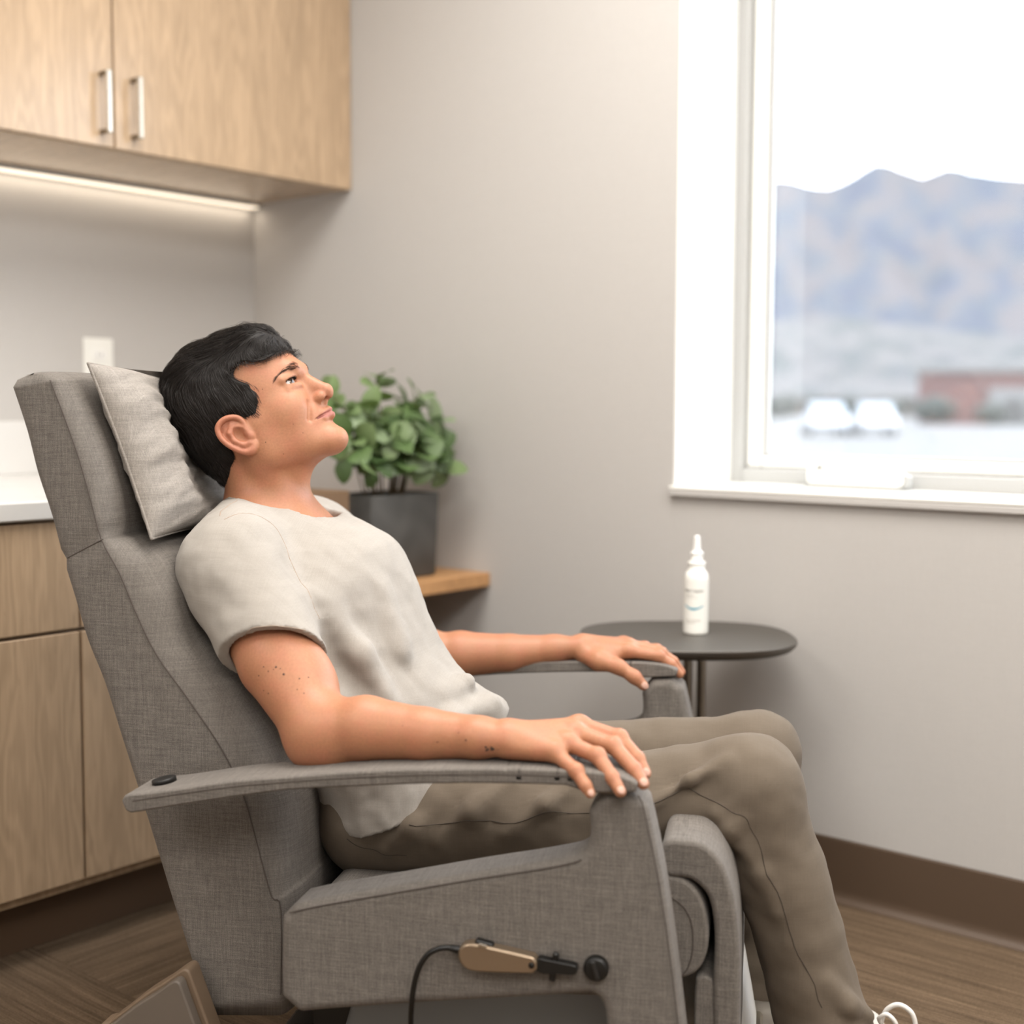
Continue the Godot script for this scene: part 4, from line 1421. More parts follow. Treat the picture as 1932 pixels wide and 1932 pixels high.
# Surface nets over the cells that the surface crosses; adds to lists of points, normals, indices.
func net(F: Field, lo: Vector3, hi: Vector3, cs: float, V: PackedVector3Array, N: PackedVector3Array, I: PackedInt32Array) -> Array:
	var big := cs * 8.0
	var nx := int(ceil((hi.x - lo.x) / big))
	var ny := int(ceil((hi.y - lo.y) / big))
	var nz := int(ceil((hi.z - lo.z) / big))
	var corner := {}
	var cell := {}
	var SX := 4194304
	var SY := 2048
	var cells := PackedInt64Array()
	for bi in nx:
		for bj in ny:
			for bk in nz:
				var c := lo + Vector3(bi + 0.5, bj + 0.5, bk + 0.5) * big
				var ids := F.near(c, big * 0.87 + cs * 2.0)
				if ids.is_empty():
					continue
				var wide_ids := F.near(c, big * 0.87 + 0.03)
				if absf(F.at(c, wide_ids)) > big * 1.15 + F.amp:
					continue
				ids = wide_ids
				for o1 in 8:
					var h1 := Vector3i(bi * 8 + (o1 & 1) * 4, bj * 8 + ((o1 >> 1) & 1) * 4, bk * 8 + ((o1 >> 2) & 1) * 4)
					if absf(F.at(lo + (Vector3(h1) + Vector3(2, 2, 2)) * cs, ids)) > cs * 6.0 + F.amp:
						continue
					for o2 in 8:
						var h2 := h1 + Vector3i((o2 & 1) * 2, ((o2 >> 1) & 1) * 2, ((o2 >> 2) & 1) * 2)
						if absf(F.at(lo + (Vector3(h2) + Vector3.ONE) * cs, ids)) > cs * 3.4 + F.amp:
							continue
						for o3 in 8:
							var g := h2 + Vector3i(o3 & 1, (o3 >> 1) & 1, (o3 >> 2) & 1)
							var d := PackedFloat32Array()
							d.resize(8)
							var neg := 0
							for q in 8:
								var x := g.x + (q & 1)
								var y := g.y + ((q >> 1) & 1)
								var z := g.z + ((q >> 2) & 1)
								var key := x * SX + y * SY + z
								var val: float
								if corner.has(key):
									val = corner[key]
								else:
									val = F.at(lo + Vector3(x, y, z) * cs, ids)
									corner[key] = val
								d[q] = val
								if val < 0.0:
									neg += 1
							if neg == 0 or neg == 8:
								continue
							var sum := Vector3.ZERO
							var cnt := 0
							for e in 12:
								var q0: int = [0, 2, 4, 6, 0, 1, 4, 5, 0, 1, 2, 3][e]
								var q1: int = [1, 3, 5, 7, 2, 3, 6, 7, 4, 5, 6, 7][e]
								if (d[q0] < 0.0) != (d[q1] < 0.0):
									var t := d[q0] / (d[q0] - d[q1])
									var p0 := Vector3(q0 & 1, (q0 >> 1) & 1, (q0 >> 2) & 1)
									var p1 := Vector3(q1 & 1, (q1 >> 1) & 1, (q1 >> 2) & 1)
									sum += p0.lerp(p1, t)
									cnt += 1
							var f := sum / cnt
							var grad := Vector3(
								lerpf(lerpf(d[1] - d[0], d[3] - d[2], f.y), lerpf(d[5] - d[4], d[7] - d[6], f.y), f.z),
								lerpf(lerpf(d[2] - d[0], d[3] - d[1], f.x), lerpf(d[6] - d[4], d[7] - d[5], f.x), f.z),
								lerpf(lerpf(d[4] - d[0], d[5] - d[1], f.x), lerpf(d[6] - d[2], d[7] - d[3], f.x), f.y))
							var ck := g.x * SX + g.y * SY + g.z
							cell[ck] = V.size()
							cells.append(ck)
							V.append(lo + (Vector3(g) + f) * cs)
							N.append(grad.normalized())
	for ck in cells:
		var z := ck % SY
		var y := (ck / SY) % SY
		var x := ck / SX
		var d0: float = corner[ck]
		var steps := [SX, SY, 1]
		for ax in 3:
			var s: int = steps[ax]
			if not corner.has(ck + s):
				continue
			var d1: float = corner[ck + s]
			if (d0 < 0.0) == (d1 < 0.0):
				continue
			var u: int = steps[(ax + 1) % 3]
			var w: int = steps[(ax + 2) % 3]
			if cell.has(ck - u) and cell.has(ck - w) and cell.has(ck - u - w):
				var q0: int = cell[ck]
				var q1: int = cell[ck - u]
				var q2: int = cell[ck - u - w]
				var q3: int = cell[ck - w]
				if d0 < 0.0:
					I.append_array(PackedInt32Array([q0, q2, q1, q0, q3, q2]))
				else:
					I.append_array(PackedInt32Array([q0, q1, q2, q0, q2, q3]))
	return [V, N, I]


# Put a path onto a field's surface.
func drape(F: Field, path: PackedVector3Array, lift := 0.0) -> PackedVector3Array:
	var out := PackedVector3Array()
	for p in path:
		var q := p
		for it in 12:
			var ids := F.near(q, 0.08)
			if ids.is_empty():
				break
			var d := F.at(q, ids) - lift
			var e := 0.0008
			var g := Vector3(F.at(q + Vector3(e, 0, 0), ids), F.at(q + Vector3(0, e, 0), ids), F.at(q + Vector3(0, 0, e), ids)) - Vector3.ONE * (d + lift)
			if g.length() < 1e-9:
				break
			q -= g.normalized() * clampf(d, -0.03, 0.03) * 0.9
		out.append(q)
	return out


# ------------------------------------------------------------------ the man

const HEAD_AT := Vector3(-0.254, 0.976, 0.0)
var HX := Vector3(cos(deg_to_rad(33.0)), sin(deg_to_rad(33.0)), 0)
var HY := Vector3(-sin(deg_to_rad(33.0)), cos(deg_to_rad(33.0)), 0)


func hp(x: float, y: float, z: float) -> Vector3:
	return HEAD_AT + HX * x + HY * y + Vector3(0, 0, z)


func head_basis(turn_z := 0.0, turn_y := 0.0) -> Basis:
	return Basis(HX, HY, Vector3.BACK) * Basis.from_euler(Vector3(0, deg_to_rad(turn_y), deg_to_rad(turn_z)))


func skin_field() -> Field:
	var F := Field.new()
	var hb := head_basis()
	# skull and face
	F.ell(hp(-0.014, 0.074, 0), Vector3(0.100, 0.076, 0.075), 0.02, 1, hb)
	F.ell(hp(0.038, 0.080, 0), Vector3(0.061, 0.050, 0.062), 0.03, 1, hb)
	F.cap(hp(0.0945, 0.0575, -0.020), hp(0.0945, 0.0575, 0.020), 0.0125, 0.0125, 0.022)
	F.ell(hp(0.028, 0.032, 0), Vector3(0.063, 0.062, 0.0655), 0.03, 1, hb)
	F.ell(hp(0.052, 0.000, 0), Vector3(0.042, 0.046, 0.047), 0.025, 1, hb)
	F.ell(hp(0.045, -0.034, 0), Vector3(0.045, 0.036, 0.042), 0.03, 1, hb)
	F.ell(hp(0.0785, -0.016, 0), Vector3(0.0240, 0.026, 0.0235), 0.016, 1, hb)
	F.ell(hp(0.0930, -0.063, 0), Vector3(0.0165, 0.0165, 0.0175), 0.02, 1, hb)
	for s in [1.0, -1.0]:
		F.ell(hp(0.060, 0.010, s * 0.039), Vector3(0.026, 0.021, 0.018), 0.02, 1, hb)
		F.cap(hp(0.004, -0.038, s * 0.049), hp(0.079, -0.0625, s * 0.013), 0.0165, 0.0145, 0.026)
		F.cap(hp(0.004, -0.038, s * 0.050), hp(0.006, 0.01, s * 0.058), 0.015, 0.012, 0.03)
		F.ell(hp(0.022, -0.008, s * 0.044), Vector3(0.038, 0.036, 0.0185), 0.03, 1, hb)
	# nose
	F.ell(hp(0.0965, 0.016, 0), Vector3(0.018, 0.026, 0.0115), 0.012, 1, hb)
	F.cap(hp(0.0955, 0.046, 0), hp(0.1180, 0.0115, 0), 0.0058, 0.0092, 0.012)
	F.ell(hp(0.1195, 0.0065, 0), Vector3(0.0096, 0.0094, 0.0098), 0.008, 1, hb)
	for s in [1.0, -1.0]:
		F.ell(hp(0.1075, 0.0025, s * 0.0118), Vector3(0.0095, 0.0078, 0.0066), 0.006, 1, hb)
	F.cap(hp(0.108, -0.0045, 0), hp(0.1185, -0.0005, 0), 0.0052, 0.0052, 0.006)
	for s in [1.0, -1.0]:
		F.ell(hp(0.1115, -0.0045, s * 0.0082), Vector3(0.0062, 0.0050, 0.0034), 0.003, -1, head_basis(20, s * 18))
	# eyes
	for s in [1.0, -1.0]:
		F.ell(hp(0.1015, 0.0440, s * 0.034), Vector3(0.014, 0.0120, 0.0175), 0.014, -1, head_basis(0, -s * 20))
		F.ell(hp(0.0795, 0.0440, s * 0.0320), Vector3(0.0142, 0.0142, 0.0142), 0.005, 1, hb)
		# soft fold of the upper lid and the pouch below
		F.cap(hp(0.0965, 0.0525, s * 0.020), hp(0.0800, 0.0515, s * 0.0465), 0.0045, 0.0035, 0.010)
		F.cap(hp(0.0935, 0.0345, s * 0.024), hp(0.0805, 0.0345, s * 0.0430), 0.0038, 0.0030, 0.008)
		F.ell(hp(0.0910, 0.0436, s * 0.0345), Vector3(0.0120, 0.0037, 0.0132), 0.0022, -1, head_basis(0, -s * 32))
	# mouth
	for s in [1.0, -1.0]:
		F.chain([hp(0.1065, -0.0192, 0), hp(0.0965, -0.0195, s * 0.0135), hp(0.0850, -0.0243, s * 0.0255)], [0.0050, 0.0044, 0.0024], 0.004)
		F.chain([hp(0.1050, -0.0287, 0), hp(0.0955, -0.0282, s * 0.0120), hp(0.0850, -0.0262, s * 0.0240)], [0.0056, 0.0048, 0.0024], 0.004)
		F.chain([hp(0.1120, -0.0237, 0), hp(0.1015, -0.0237, s * 0.0130), hp(0.0940, -0.0243, s * 0.0205), hp(0.0865, -0.0252, s * 0.0270)], [0.0017, 0.0017, 0.0018, 0.0018], 0.0015, -1)
		F.cap(hp(0.094, 0.002, s * 0.0265), hp(0.0815, -0.021, s * 0.0345), 0.0004, 0.0004, 0.010, -1)
	F.ell(hp(0.1165, -0.0425, 0), Vector3(0.0085, 0.0055, 0.015), 0.010, -1, hb)
	F.ell(hp(0.1155, -0.0115, 0), Vector3(0.0035, 0.0065, 0.0028), 0.005, -1, hb)
	# ears
	for s in [1.0, -1.0]:
		F.cap(hp(-0.012, 0.010, s * 0.060), hp(-0.012, 0.010, s * 0.076), 0.016, 0.015, 0.010)
		F.ell(hp(-0.0150, 0.0120, s * 0.0805), Vector3(0.0200, 0.0330, 0.0055), 0.006, 1, head_basis(12, s * 14))
		F.ell(hp(-0.0110, 0.0080, s * 0.0870), Vector3(0.0125, 0.0150, 0.0090), 0.004, -1, head_basis(12, s * 14))
		F.cap(hp(-0.012, 0.036, s * 0.0905), hp(-0.0285, 0.012, s * 0.0920), 0.0040, 0.0030, 0.005, -1)
		var helix := curve3(PackedVector3Array([hp(-0.002, 0.008, s * 0.0785), hp(0.003, 0.022, s * 0.0775), hp(0.000, 0.034, s * 0.0800), hp(-0.010, 0.0410, s * 0.0850), hp(-0.022, 0.0420, s * 0.0885), hp(-0.0325, 0.036, s * 0.0910), hp(-0.0360, 0.022, s * 0.0915), hp(-0.0325, 0.006, s * 0.0890), hp(-0.0245, -0.009, s * 0.0850), hp(-0.0150, -0.0185, s * 0.0810), hp(-0.006, -0.0190, s * 0.0775), hp(0.000, -0.012, s * 0.0735)]), 3)
		for i in helix.size() - 1:
			var wide := 0.0036 + 0.0022 * smoothstep(0.72, 0.9, float(i) / helix.size())
			F.cap(helix[i], helix[i + 1], wide, wide, 0.003)
		F.chain([hp(-0.0135, 0.031, s * 0.0835), hp(-0.0215, 0.020, s * 0.0865), hp(-0.0215, 0.006, s * 0.0855), hp(-0.0140, -0.0055, s * 0.0820), hp(-0.004, -0.009, s * 0.0785)], [0.0030, 0.0034, 0.0034, 0.0036, 0.0034], 0.004)
		F.ell(hp(0.0010, 0.0020, s * 0.0765), Vector3(0.0048, 0.0062, 0.0052), 0.004, 1, hb)
	# neck and shoulders (inside the shirt)
	F.cap(hp(-0.034, -0.005, 0), Vector3(-0.252, 0.850, 0), 0.0550, 0.0590, 0.030)
	F.cap(hp(0.022, -0.050, 0), Vector3(-0.219, 0.895, 0), 0.024, 0.026, 0.032)
	for s in [1.0, -1.0]:
		F.cap(hp(-0.018, -0.020, s * 0.052), Vector3(-0.194, 0.835, s * 0.016), 0.0140, 0.0115, 0.020)
		F.cap(Vector3(-0.272, 0.842, s * 0.02), Vector3(-0.262, 0.790, s * 0.14), 0.046, 0.044, 0.04)
	F.ell(Vector3(-0.205, 0.760, 0), Vector3(0.085, 0.10, 0.155), 0.05)
	F.cap(Vector3(-0.190, 0.835, 0.03), Vector3(-0.205, 0.822, 0.14), 0.010, 0.010, 0.02)
	F.cap(Vector3(-0.190, 0.835, -0.03), Vector3(-0.205, 0.822, -0.14), 0.010, 0.010, 0.02)
	# near arm
	F.limb([Vector3(-0.238, 0.785, 0.188), Vector3(-0.1439, 0.6666, 0.2620), Vector3(-0.0620, 0.5855, 0.3120)], [0.056, 0.0515, 0.0425], 0.03)
	F.ell(Vector3(-0.1014, 0.6535, 0.2620), Vector3(0.036, 0.055, 0.036), 0.03, 1, Basis.from_euler(Vector3(0, 0, deg_to_rad(38))))
	F.cap(Vector3(-0.0734, 0.5650, 0.3140), Vector3(-0.0443, 0.5676, 0.3180), 0.026, 0.028, 0.03)
	F.limb([Vector3(-0.0620, 0.5855, 0.3120), Vector3(0.0058, 0.5962, 0.3240), Vector3(0.0889, 0.5957, 0.3360), Vector3(0.1619, 0.5975, 0.3450)], [0.0425, 0.0425, 0.0340, 0.0268], 0.025)
	F.chain([Vector3(0.1604, 0.5957, 0.3380), Vector3(0.1993, 0.6003, 0.3400)], [0.022, 0.020], 0.015)
	F.chain([Vector3(0.1641, 0.5987, 0.3550), Vector3(0.2033, 0.5986, 0.3600)], [0.022, 0.019], 0.015)
	# near hand: wrist to knuckles, then the fingers over the arm's end
	var w := Vector3(0.1964, 0.5999, 0.3500)
	hand(F, w, [
		[Vector3(0.2901, 0.6132, 0.3160), Vector3(0.3440, 0.6028, 0.3300), Vector3(0.3697, 0.5821, 0.3480), Vector3(0.3803, 0.5667, 0.3590)],
		[Vector3(0.2876, 0.6075, 0.3360), Vector3(0.3376, 0.5972, 0.3500), Vector3(0.3684, 0.5748, 0.3740), Vector3(0.3802, 0.5609, 0.3860)],
		[Vector3(0.2812, 0.5993, 0.3570), Vector3(0.3213, 0.5896, 0.3740), Vector3(0.3433, 0.5694, 0.3960), Vector3(0.3546, 0.5557, 0.4080)],
		[Vector3(0.2678, 0.5907, 0.3740), Vector3(0.2979, 0.5748, 0.3960), Vector3(0.3116, 0.5610, 0.4080), Vector3(0.3181, 0.5526, 0.4120)]], Vector3(0.2362, 0.5915, 0.3520))
	F.chain([Vector3(0.2012, 0.5901, 0.3320), Vector3(0.246, 0.588, 0.302), Vector3(0.280, 0.582, 0.298), Vector3(0.305, 0.574, 0.299)], [0.016, 0.0125, 0.0105, 0.009], 0.010)
	# far arm
	F.limb([Vector3(-0.238, 0.785, -0.188), Vector3(-0.1298, 0.6537, -0.2620), Vector3(-0.0867, 0.5678, -0.3120)], [0.056, 0.0515, 0.0425], 0.03)
	F.limb([Vector3(-0.0827, 0.5699, -0.3120), Vector3(-0.0179, 0.5766, -0.3220), Vector3(0.0703, 0.5803, -0.3320), Vector3(0.1511, 0.5885, -0.3420)], [0.0425, 0.0410, 0.0335, 0.0255], 0.025)
	F.chain([Vector3(0.1520, 0.5896, -0.3360), Vector3(0.2004, 0.5957, -0.3340)], [0.021, 0.019], 0.015)
	F.chain([Vector3(0.1495, 0.5866, -0.3520), Vector3(0.1976, 0.5920, -0.3540)], [0.021, 0.018], 0.015)
	hand(F, Vector3(0.1940, 0.5935, -0.3450), [
		[Vector3(0.2871, 0.5919, -0.3320), Vector3(0.3394, 0.5847, -0.3360), Vector3(0.3608, 0.5706, -0.3400), Vector3(0.3768, 0.5526, -0.3430)],
		[Vector3(0.2869, 0.5949, -0.3520), Vector3(0.3414, 0.5866, -0.3570), Vector3(0.3641, 0.5717, -0.3600), Vector3(0.3783, 0.5525, -0.3630)],
		[Vector3(0.2810, 0.5962, -0.3710), Vector3(0.3321, 0.5882, -0.3780), Vector3(0.3549, 0.5731, -0.3810), Vector3(0.3684, 0.5559, -0.3830)],
		[Vector3(0.2715, 0.5957, -0.3880), Vector3(0.3092, 0.5896, -0.3980), Vector3(0.3283, 0.5769, -0.4020), Vector3(0.3380, 0.5642, -0.4040)]], Vector3(0.2429, 0.5861, -0.3380))
	F.chain([Vector3(0.2113, 0.5834, -0.3250), Vector3(0.2368, 0.5764, -0.3120), Vector3(0.2717, 0.5692, -0.3030), Vector3(0.3002, 0.5531, -0.3000), Vector3(0.3161, 0.5385, -0.3010)], [0.0165, 0.0165, 0.0125, 0.0108, 0.0092], 0.010)
	return F


func hand(F: Field, wrist: Vector3, fingers: Array, palm: Vector3) -> void:
	var sizes := [[0.0120, 0.0098, 0.0088, 0.0074], [0.0122, 0.0101, 0.0090, 0.0076], [0.0118, 0.0096, 0.0086, 0.0072], [0.0110, 0.0086, 0.0076, 0.0064]]
	for i in 4:
		var f: Array = fingers[i]
		F.cap(wrist.lerp(f[0], 0.10), f[0], 0.0165, 0.0112, 0.014)
	F.ell(palm, Vector3(0.036, 0.013, 0.028), 0.016)
	for i in 4:
		var f: Array = fingers[i]
		var z: Array = sizes[i]
		F.cap(f[0], f[1], z[0] * 0.92, z[1], 0.006)
		F.cap(f[1], f[2], z[1], z[2], 0.004)
		F.cap(f[2], f[3], z[2], z[3], 0.004)
		# knuckles
		F.ell(f[0] + Vector3(0, 0.003, 0), Vector3(0.0115, 0.0085, 0.0085), 0.010)
		F.ell(f[1] + Vector3(0.001, 0.0015, 0), Vector3(0.0092, 0.0086, 0.0088) * (z[1] / 0.0092), 0.006)


func shirt_field() -> Field:
	var F := Field.new()
	F.wob = FastNoiseLite.new()
	F.wob.seed = 4
	F.wob.frequency = 9.0
	F.wob.fractal_octaves = 3
	F.amp = 0.0055
	var hem_a := Vector3(-0.0961, 0.3849, 0.2000)
	var hem_b := Vector3(0.1015, 0.4667, 0.1700)
	var hem_c := Vector3(0.1343, 0.5401, 0.0000)
	var hn := (hem_b - hem_a).cross(hem_c - hem_a).normalized()
	if hn.y > 0:
		hn = -hn
	F.cap(Vector3(-0.245, 0.795, 0), Vector3(-0.168, 0.712, 0), 0.088, 0.136, 0.05, 1, 1.36)
	F.cap(Vector3(-0.168, 0.712, 0), Vector3(-0.094, 0.585, 0), 0.136, 0.122, 0.05, 1, 1.36)
	F.cap(Vector3(-0.098, 0.585, 0), Vector3(-0.015, 0.430, 0), 0.118, 0.120, 0.05, 1, 1.50)
	F.clip(hem_b, hn)
	F.cap(Vector3(-0.075, 0.54, 0), Vector3(-0.005, 0.40, 0), 0.118, 0.126, 0.03, 1, 1.60)
	F.clip(hem_b, hn)
	# loose front lying on the lap
	F.cap(Vector3(0.0052, 0.5601, 0.0200), Vector3(0.1022, 0.5432, -0.0200), 0.055, 0.030, 0.05, 1, 1.6)
	F.clip(hem_c, (hn + Vector3(0.4, 0, 0)).normalized())
	for s in [1.0, -1.0]:
		F.cap(Vector3(-0.282, 0.838, s * 0.050), Vector3(-0.256, 0.806, s * 0.150), 0.046, 0.058, 0.035)
		F.cap(Vector3(-0.252, 0.800, s * 0.120), Vector3(-0.238, 0.780, s * 0.188), 0.060, 0.066, 0.04)
	F.cap(Vector3(-0.218, 0.785, 0.05), Vector3(-0.218, 0.785, -0.05), 0.066, 0.066, 0.04)
	# sleeves with open ends
	var ne := Vector3(-0.1454, 0.6770, 0.2620)
	var na := Vector3(-0.0841, 0.6958, 0.2620)
	var nb := Vector3(-0.2092, 0.6534, 0.2620)
	var d := na - nb
	var sn := Vector3(d.y, -d.x, 0.12).normalized()
	if sn.y > 0:
		sn = Vector3(-sn.x, -sn.y, 0.12).normalized()
	sleeve(F, Vector3(-0.238, 0.785, 0.188), ne, sn)
	sleeve(F, Vector3(-0.238, 0.785, -0.188), Vector3(-0.1715, 0.7003, -0.2450), sn)
	# folds: across the chest, at the armpit, bunched over the belly
	F.chain([Vector3(-0.1180, 0.8099, 0.0600), Vector3(-0.0614, 0.7490, 0.0800), Vector3(-0.0062, 0.6576, 0.1000)], [0.006, 0.008, 0.005], 0.03)
	F.chain([Vector3(-0.1138, 0.7439, 0.1700), Vector3(-0.0516, 0.6676, 0.1650), Vector3(-0.0094, 0.5905, 0.1600)], [0.007, 0.009, 0.006], 0.03)
	F.chain([Vector3(-0.1356, 0.6860, 0.2000), Vector3(-0.0758, 0.5940, 0.1900), Vector3(-0.0185, 0.5377, 0.1700)], [0.008, 0.010, 0.008], 0.03)
	F.chain([Vector3(-0.0407, 0.5315, 0.1500), Vector3(0.0182, 0.5664, 0.1000), Vector3(0.0729, 0.5982, 0.0200)], [0.014, 0.017, 0.014], 0.022)
	F.chain([Vector3(0.0076, 0.5246, 0.1500), Vector3(0.0647, 0.5503, 0.0900), Vector3(0.1085, 0.5670, 0.0100)], [0.014, 0.018, 0.013], 0.020)
	# neck opening
	F.cap(Vector3(-0.262, 0.930, 0), Vector3(-0.236, 0.845, 0), 0.0740, 0.0700, 0.010, -1)
	F.ell(Vector3(-0.186, 0.852, 0), Vector3(0.050, 0.036, 0.060), 0.012, -1, Basis.from_euler(Vector3(0, 0, deg_to_rad(-40))))
	return F


func sleeve(F: Field, from: Vector3, to: Vector3, n: Vector3) -> void:
	var ax := (to - from).normalized()
	F.cap(from, to + ax * 0.04, 0.0710, 0.0690, 0.04)
	F.clip(to, n)
	F.cap(to - ax * 0.045, to + ax * 0.05, 0.0540, 0.0590, 0.004, -1)


func trouser_field() -> Field:
	var F := Field.new()
	F.wob = FastNoiseLite.new()
	F.wob.seed = 14
	F.wob.frequency = 7.0
	F.wob.fractal_octaves = 3
	F.amp = 0.007
	F.ell(Vector3(-0.035, 0.425, 0), Vector3(0.115, 0.095, 0.170), 0.05, 1, Basis.from_euler(Vector3(0, 0, deg_to_rad(25))))
	F.limb([Vector3(-0.050, 0.400, 0.095), Vector3(0.2537, 0.4284, 0.1150), Vector3(0.5096, 0.4940, 0.1200)], [0.090, 0.082, 0.0645], 0.04)
	F.limb([Vector3(0.5096, 0.4940, 0.1200), Vector3(0.5488, 0.3725, 0.1200), Vector3(0.5778, 0.2823, 0.1200), Vector3(0.6261, 0.1199, 0.1200)], [0.0645, 0.0640, 0.0640, 0.0660], 0.03)
	F.clip(Vector3(0, 0.125, 0), Vector3(-0.25, -1, 0))
	F.limb([Vector3(-0.050, 0.400, -0.095), Vector3(0.2372, 0.4315, -0.1150), Vector3(0.5153, 0.4735, -0.1180)], [0.090, 0.080, 0.0635], 0.04)
	F.limb([Vector3(0.5153, 0.4735, -0.1180), Vector3(0.5281, 0.3225, -0.1180), Vector3(0.5365, 0.1487, -0.1180), Vector3(0.5379, 0.0740, -0.1180)], [0.0635, 0.060, 0.054, 0.054], 0.03)
	F.clip(Vector3(0.5376, 0.0890, -0.1180), Vector3(0, -1, 0))
	# creases on the thigh and behind the knee
	F.chain([Vector3(0.0724, 0.4072, 0.1850), Vector3(0.1197, 0.4500, 0.1880), Vector3(0.1716, 0.4851, 0.1600)], [0.002, 0.006, 0.001], 0.026)
	F.chain([Vector3(0.1740, 0.4196, 0.1900), Vector3(0.2272, 0.4657, 0.1920), Vector3(0.2712, 0.4949, 0.1600)], [0.002, 0.006, 0.001], 0.026)
	F.chain([Vector3(-0.0066, 0.3862, 0.1850), Vector3(0.0345, 0.4218, 0.1900), Vector3(0.0713, 0.4516, 0.1650)], [0.003, 0.007, 0.001], 0.024)
	F.chain([Vector3(0.4586, 0.4180, 0.1650), Vector3(0.4825, 0.4484, 0.1800), Vector3(0.4980, 0.4637, 0.1780)], [0.012, 0.012, 0.006], 0.016)
	F.chain([Vector3(0.4394, 0.4285, 0.1500), Vector3(0.4621, 0.4657, 0.1800), Vector3(0.4905, 0.4861, 0.1800)], [0.005, 0.006, 0.003], 0.016)
	F.chain([Vector3(0.3754, 0.4744, 0.1900), Vector3(0.4257, 0.5147, 0.1900), Vector3(0.4749, 0.5339, 0.1680)], [0.003, 0.003, 0.002], 0.025)
	F.chain([Vector3(0.4989, 0.4197, 0.1800), Vector3(0.5282, 0.3838, 0.1780), Vector3(0.5435, 0.3319, 0.1760)], [0.003, 0.003, 0.002], 0.025)
	F.chain([Vector3(0.6167, 0.2401, 0.1750), Vector3(0.6460, 0.2068, 0.1700), Vector3(0.6770, 0.1807, 0.1400)], [0.006, 0.007, 0.005], 0.02)
	return F


func hair_field() -> Field:
	var F := Field.new()
	var hb := head_basis()
	F.ell(hp(-0.020, 0.080, 0), Vector3(0.108, 0.086, 0.0825), 0.02, 1, hb)
	F.ell(hp(0.040, 0.095, 0), Vector3(0.058, 0.060, 0.066), 0.03, 1, hb)
	F.ell(hp(-0.056, 0.112, 0), Vector3(0.068, 0.056, 0.066), 0.05, 1, hb)
	F.cap(hp(0.062, 0.122, -0.035), hp(0.066, 0.124, 0.030), 0.024, 0.026, 0.03)
	F.cap(hp(0.025, 0.140, -0.025), hp(0.025, 0.140, 0.025), 0.026, 0.026, 0.03)
	F.cap(hp(-0.030, 0.142, -0.02), hp(-0.030, 0.142, 0.02), 0.024, 0.024, 0.05)
	F.ell(hp(-0.055, 0.020, 0), Vector3(0.062, 0.055, 0.066), 0.03, 1, hb)
	F.cap(hp(-0.075, 0.010, -0.02), hp(-0.078, -0.020, 0.02), 0.030, 0.024, 0.02)
	for s in [1.0, -1.0]:
		F.chain([hp(0.026, 0.070, s * 0.059), hp(0.030, 0.048, s * 0.061), hp(0.028, 0.020, s * 0.0625)], [0.0115, 0.0095, 0.0070], 0.015)
		F.chain([hp(-0.006, 0.062, s * 0.0640), hp(0.010, 0.040, s * 0.0650), hp(0.020, 0.024, s * 0.0640)], [0.0120, 0.0090, 0.0065], 0.015)
	F.oo = HEAD_AT
	F.ox = HX
	F.oy = HY
	F.outline = curve2(PackedVector2Array([Vector2(0.128, 0.094), Vector2(0.13, 0.13), Vector2(0.11, 0.19), Vector2(-0.05, 0.22), Vector2(-0.18, 0.14), Vector2(-0.18, 0.0), Vector2(-0.122, -0.046), Vector2(-0.074, -0.040), Vector2(-0.048, -0.024), Vector2(-0.044, 0.006), Vector2(-0.041, 0.032), Vector2(-0.024, 0.047), Vector2(0.000, 0.038), Vector2(0.010, 0.020), Vector2(0.022, 0.015), Vector2(0.035, 0.024), Vector2(0.041, 0.042), Vector2(0.045, 0.058), Vector2(0.051, 0.074), Vector2(0.060, 0.092), Vector2(0.068, 0.102), Vector2(0.078, 0.106), Vector2(0.090, 0.102), Vector2(0.098, 0.096)]), 3, true)
	F.wob = FastNoiseLite.new()
	F.wob.seed = 3
	F.wob.frequency = 28.0
	F.wob.fractal_octaves = 2
	F.amp = 0.002
	return F


func skin_tone(p: Vector3, nz: FastNoiseLite) -> Color:
	var base := Color(0.455, 0.212, 0.115)
	var q := p - HEAD_AT
	var h := Vector3(q.dot(HX), q.dot(HY), absf(q.z))
	var m := nz.get_noise_3dv(p * 1.0)
	var c := base.lerp(Color(0.485, 0.198, 0.118), clampf(m * 0.8 + 0.2, 0, 1))
	if q.length() < 0.2:
		# lips
		var lip := 0.0
		if h.x > 0.080:
			var t := clampf(h.z / 0.026, 0.0, 1.0)
			var mid := -0.0242 - 0.001 * t
			var up := 0.0068 * (1.0 - t * t * 0.8)
			var dn := 0.0082 * (1.0 - t * t * 0.85)
			var dy := h.y - mid
			lip = clampf(1.0 - (dy / up if dy > 0 else -dy / dn), 0.0, 1.0) * (1.0 if h.z < 0.026 else 0.0)
			lip = smoothstep(0.0, 0.35, lip)
		c = c.lerp(Color(0.40, 0.145, 0.125), lip * 0.85)
		# rosier nose, cheek and ear
		c = c.lerp(Color(0.50, 0.195, 0.125), 0.45 * exp(-(h - Vector3(0.118, 0.006, 0.0)).length_squared() / 0.00025))
		c = c.lerp(Color(0.50, 0.185, 0.125), 0.50 * smoothstep(0.076, 0.086, h.z))
	return c


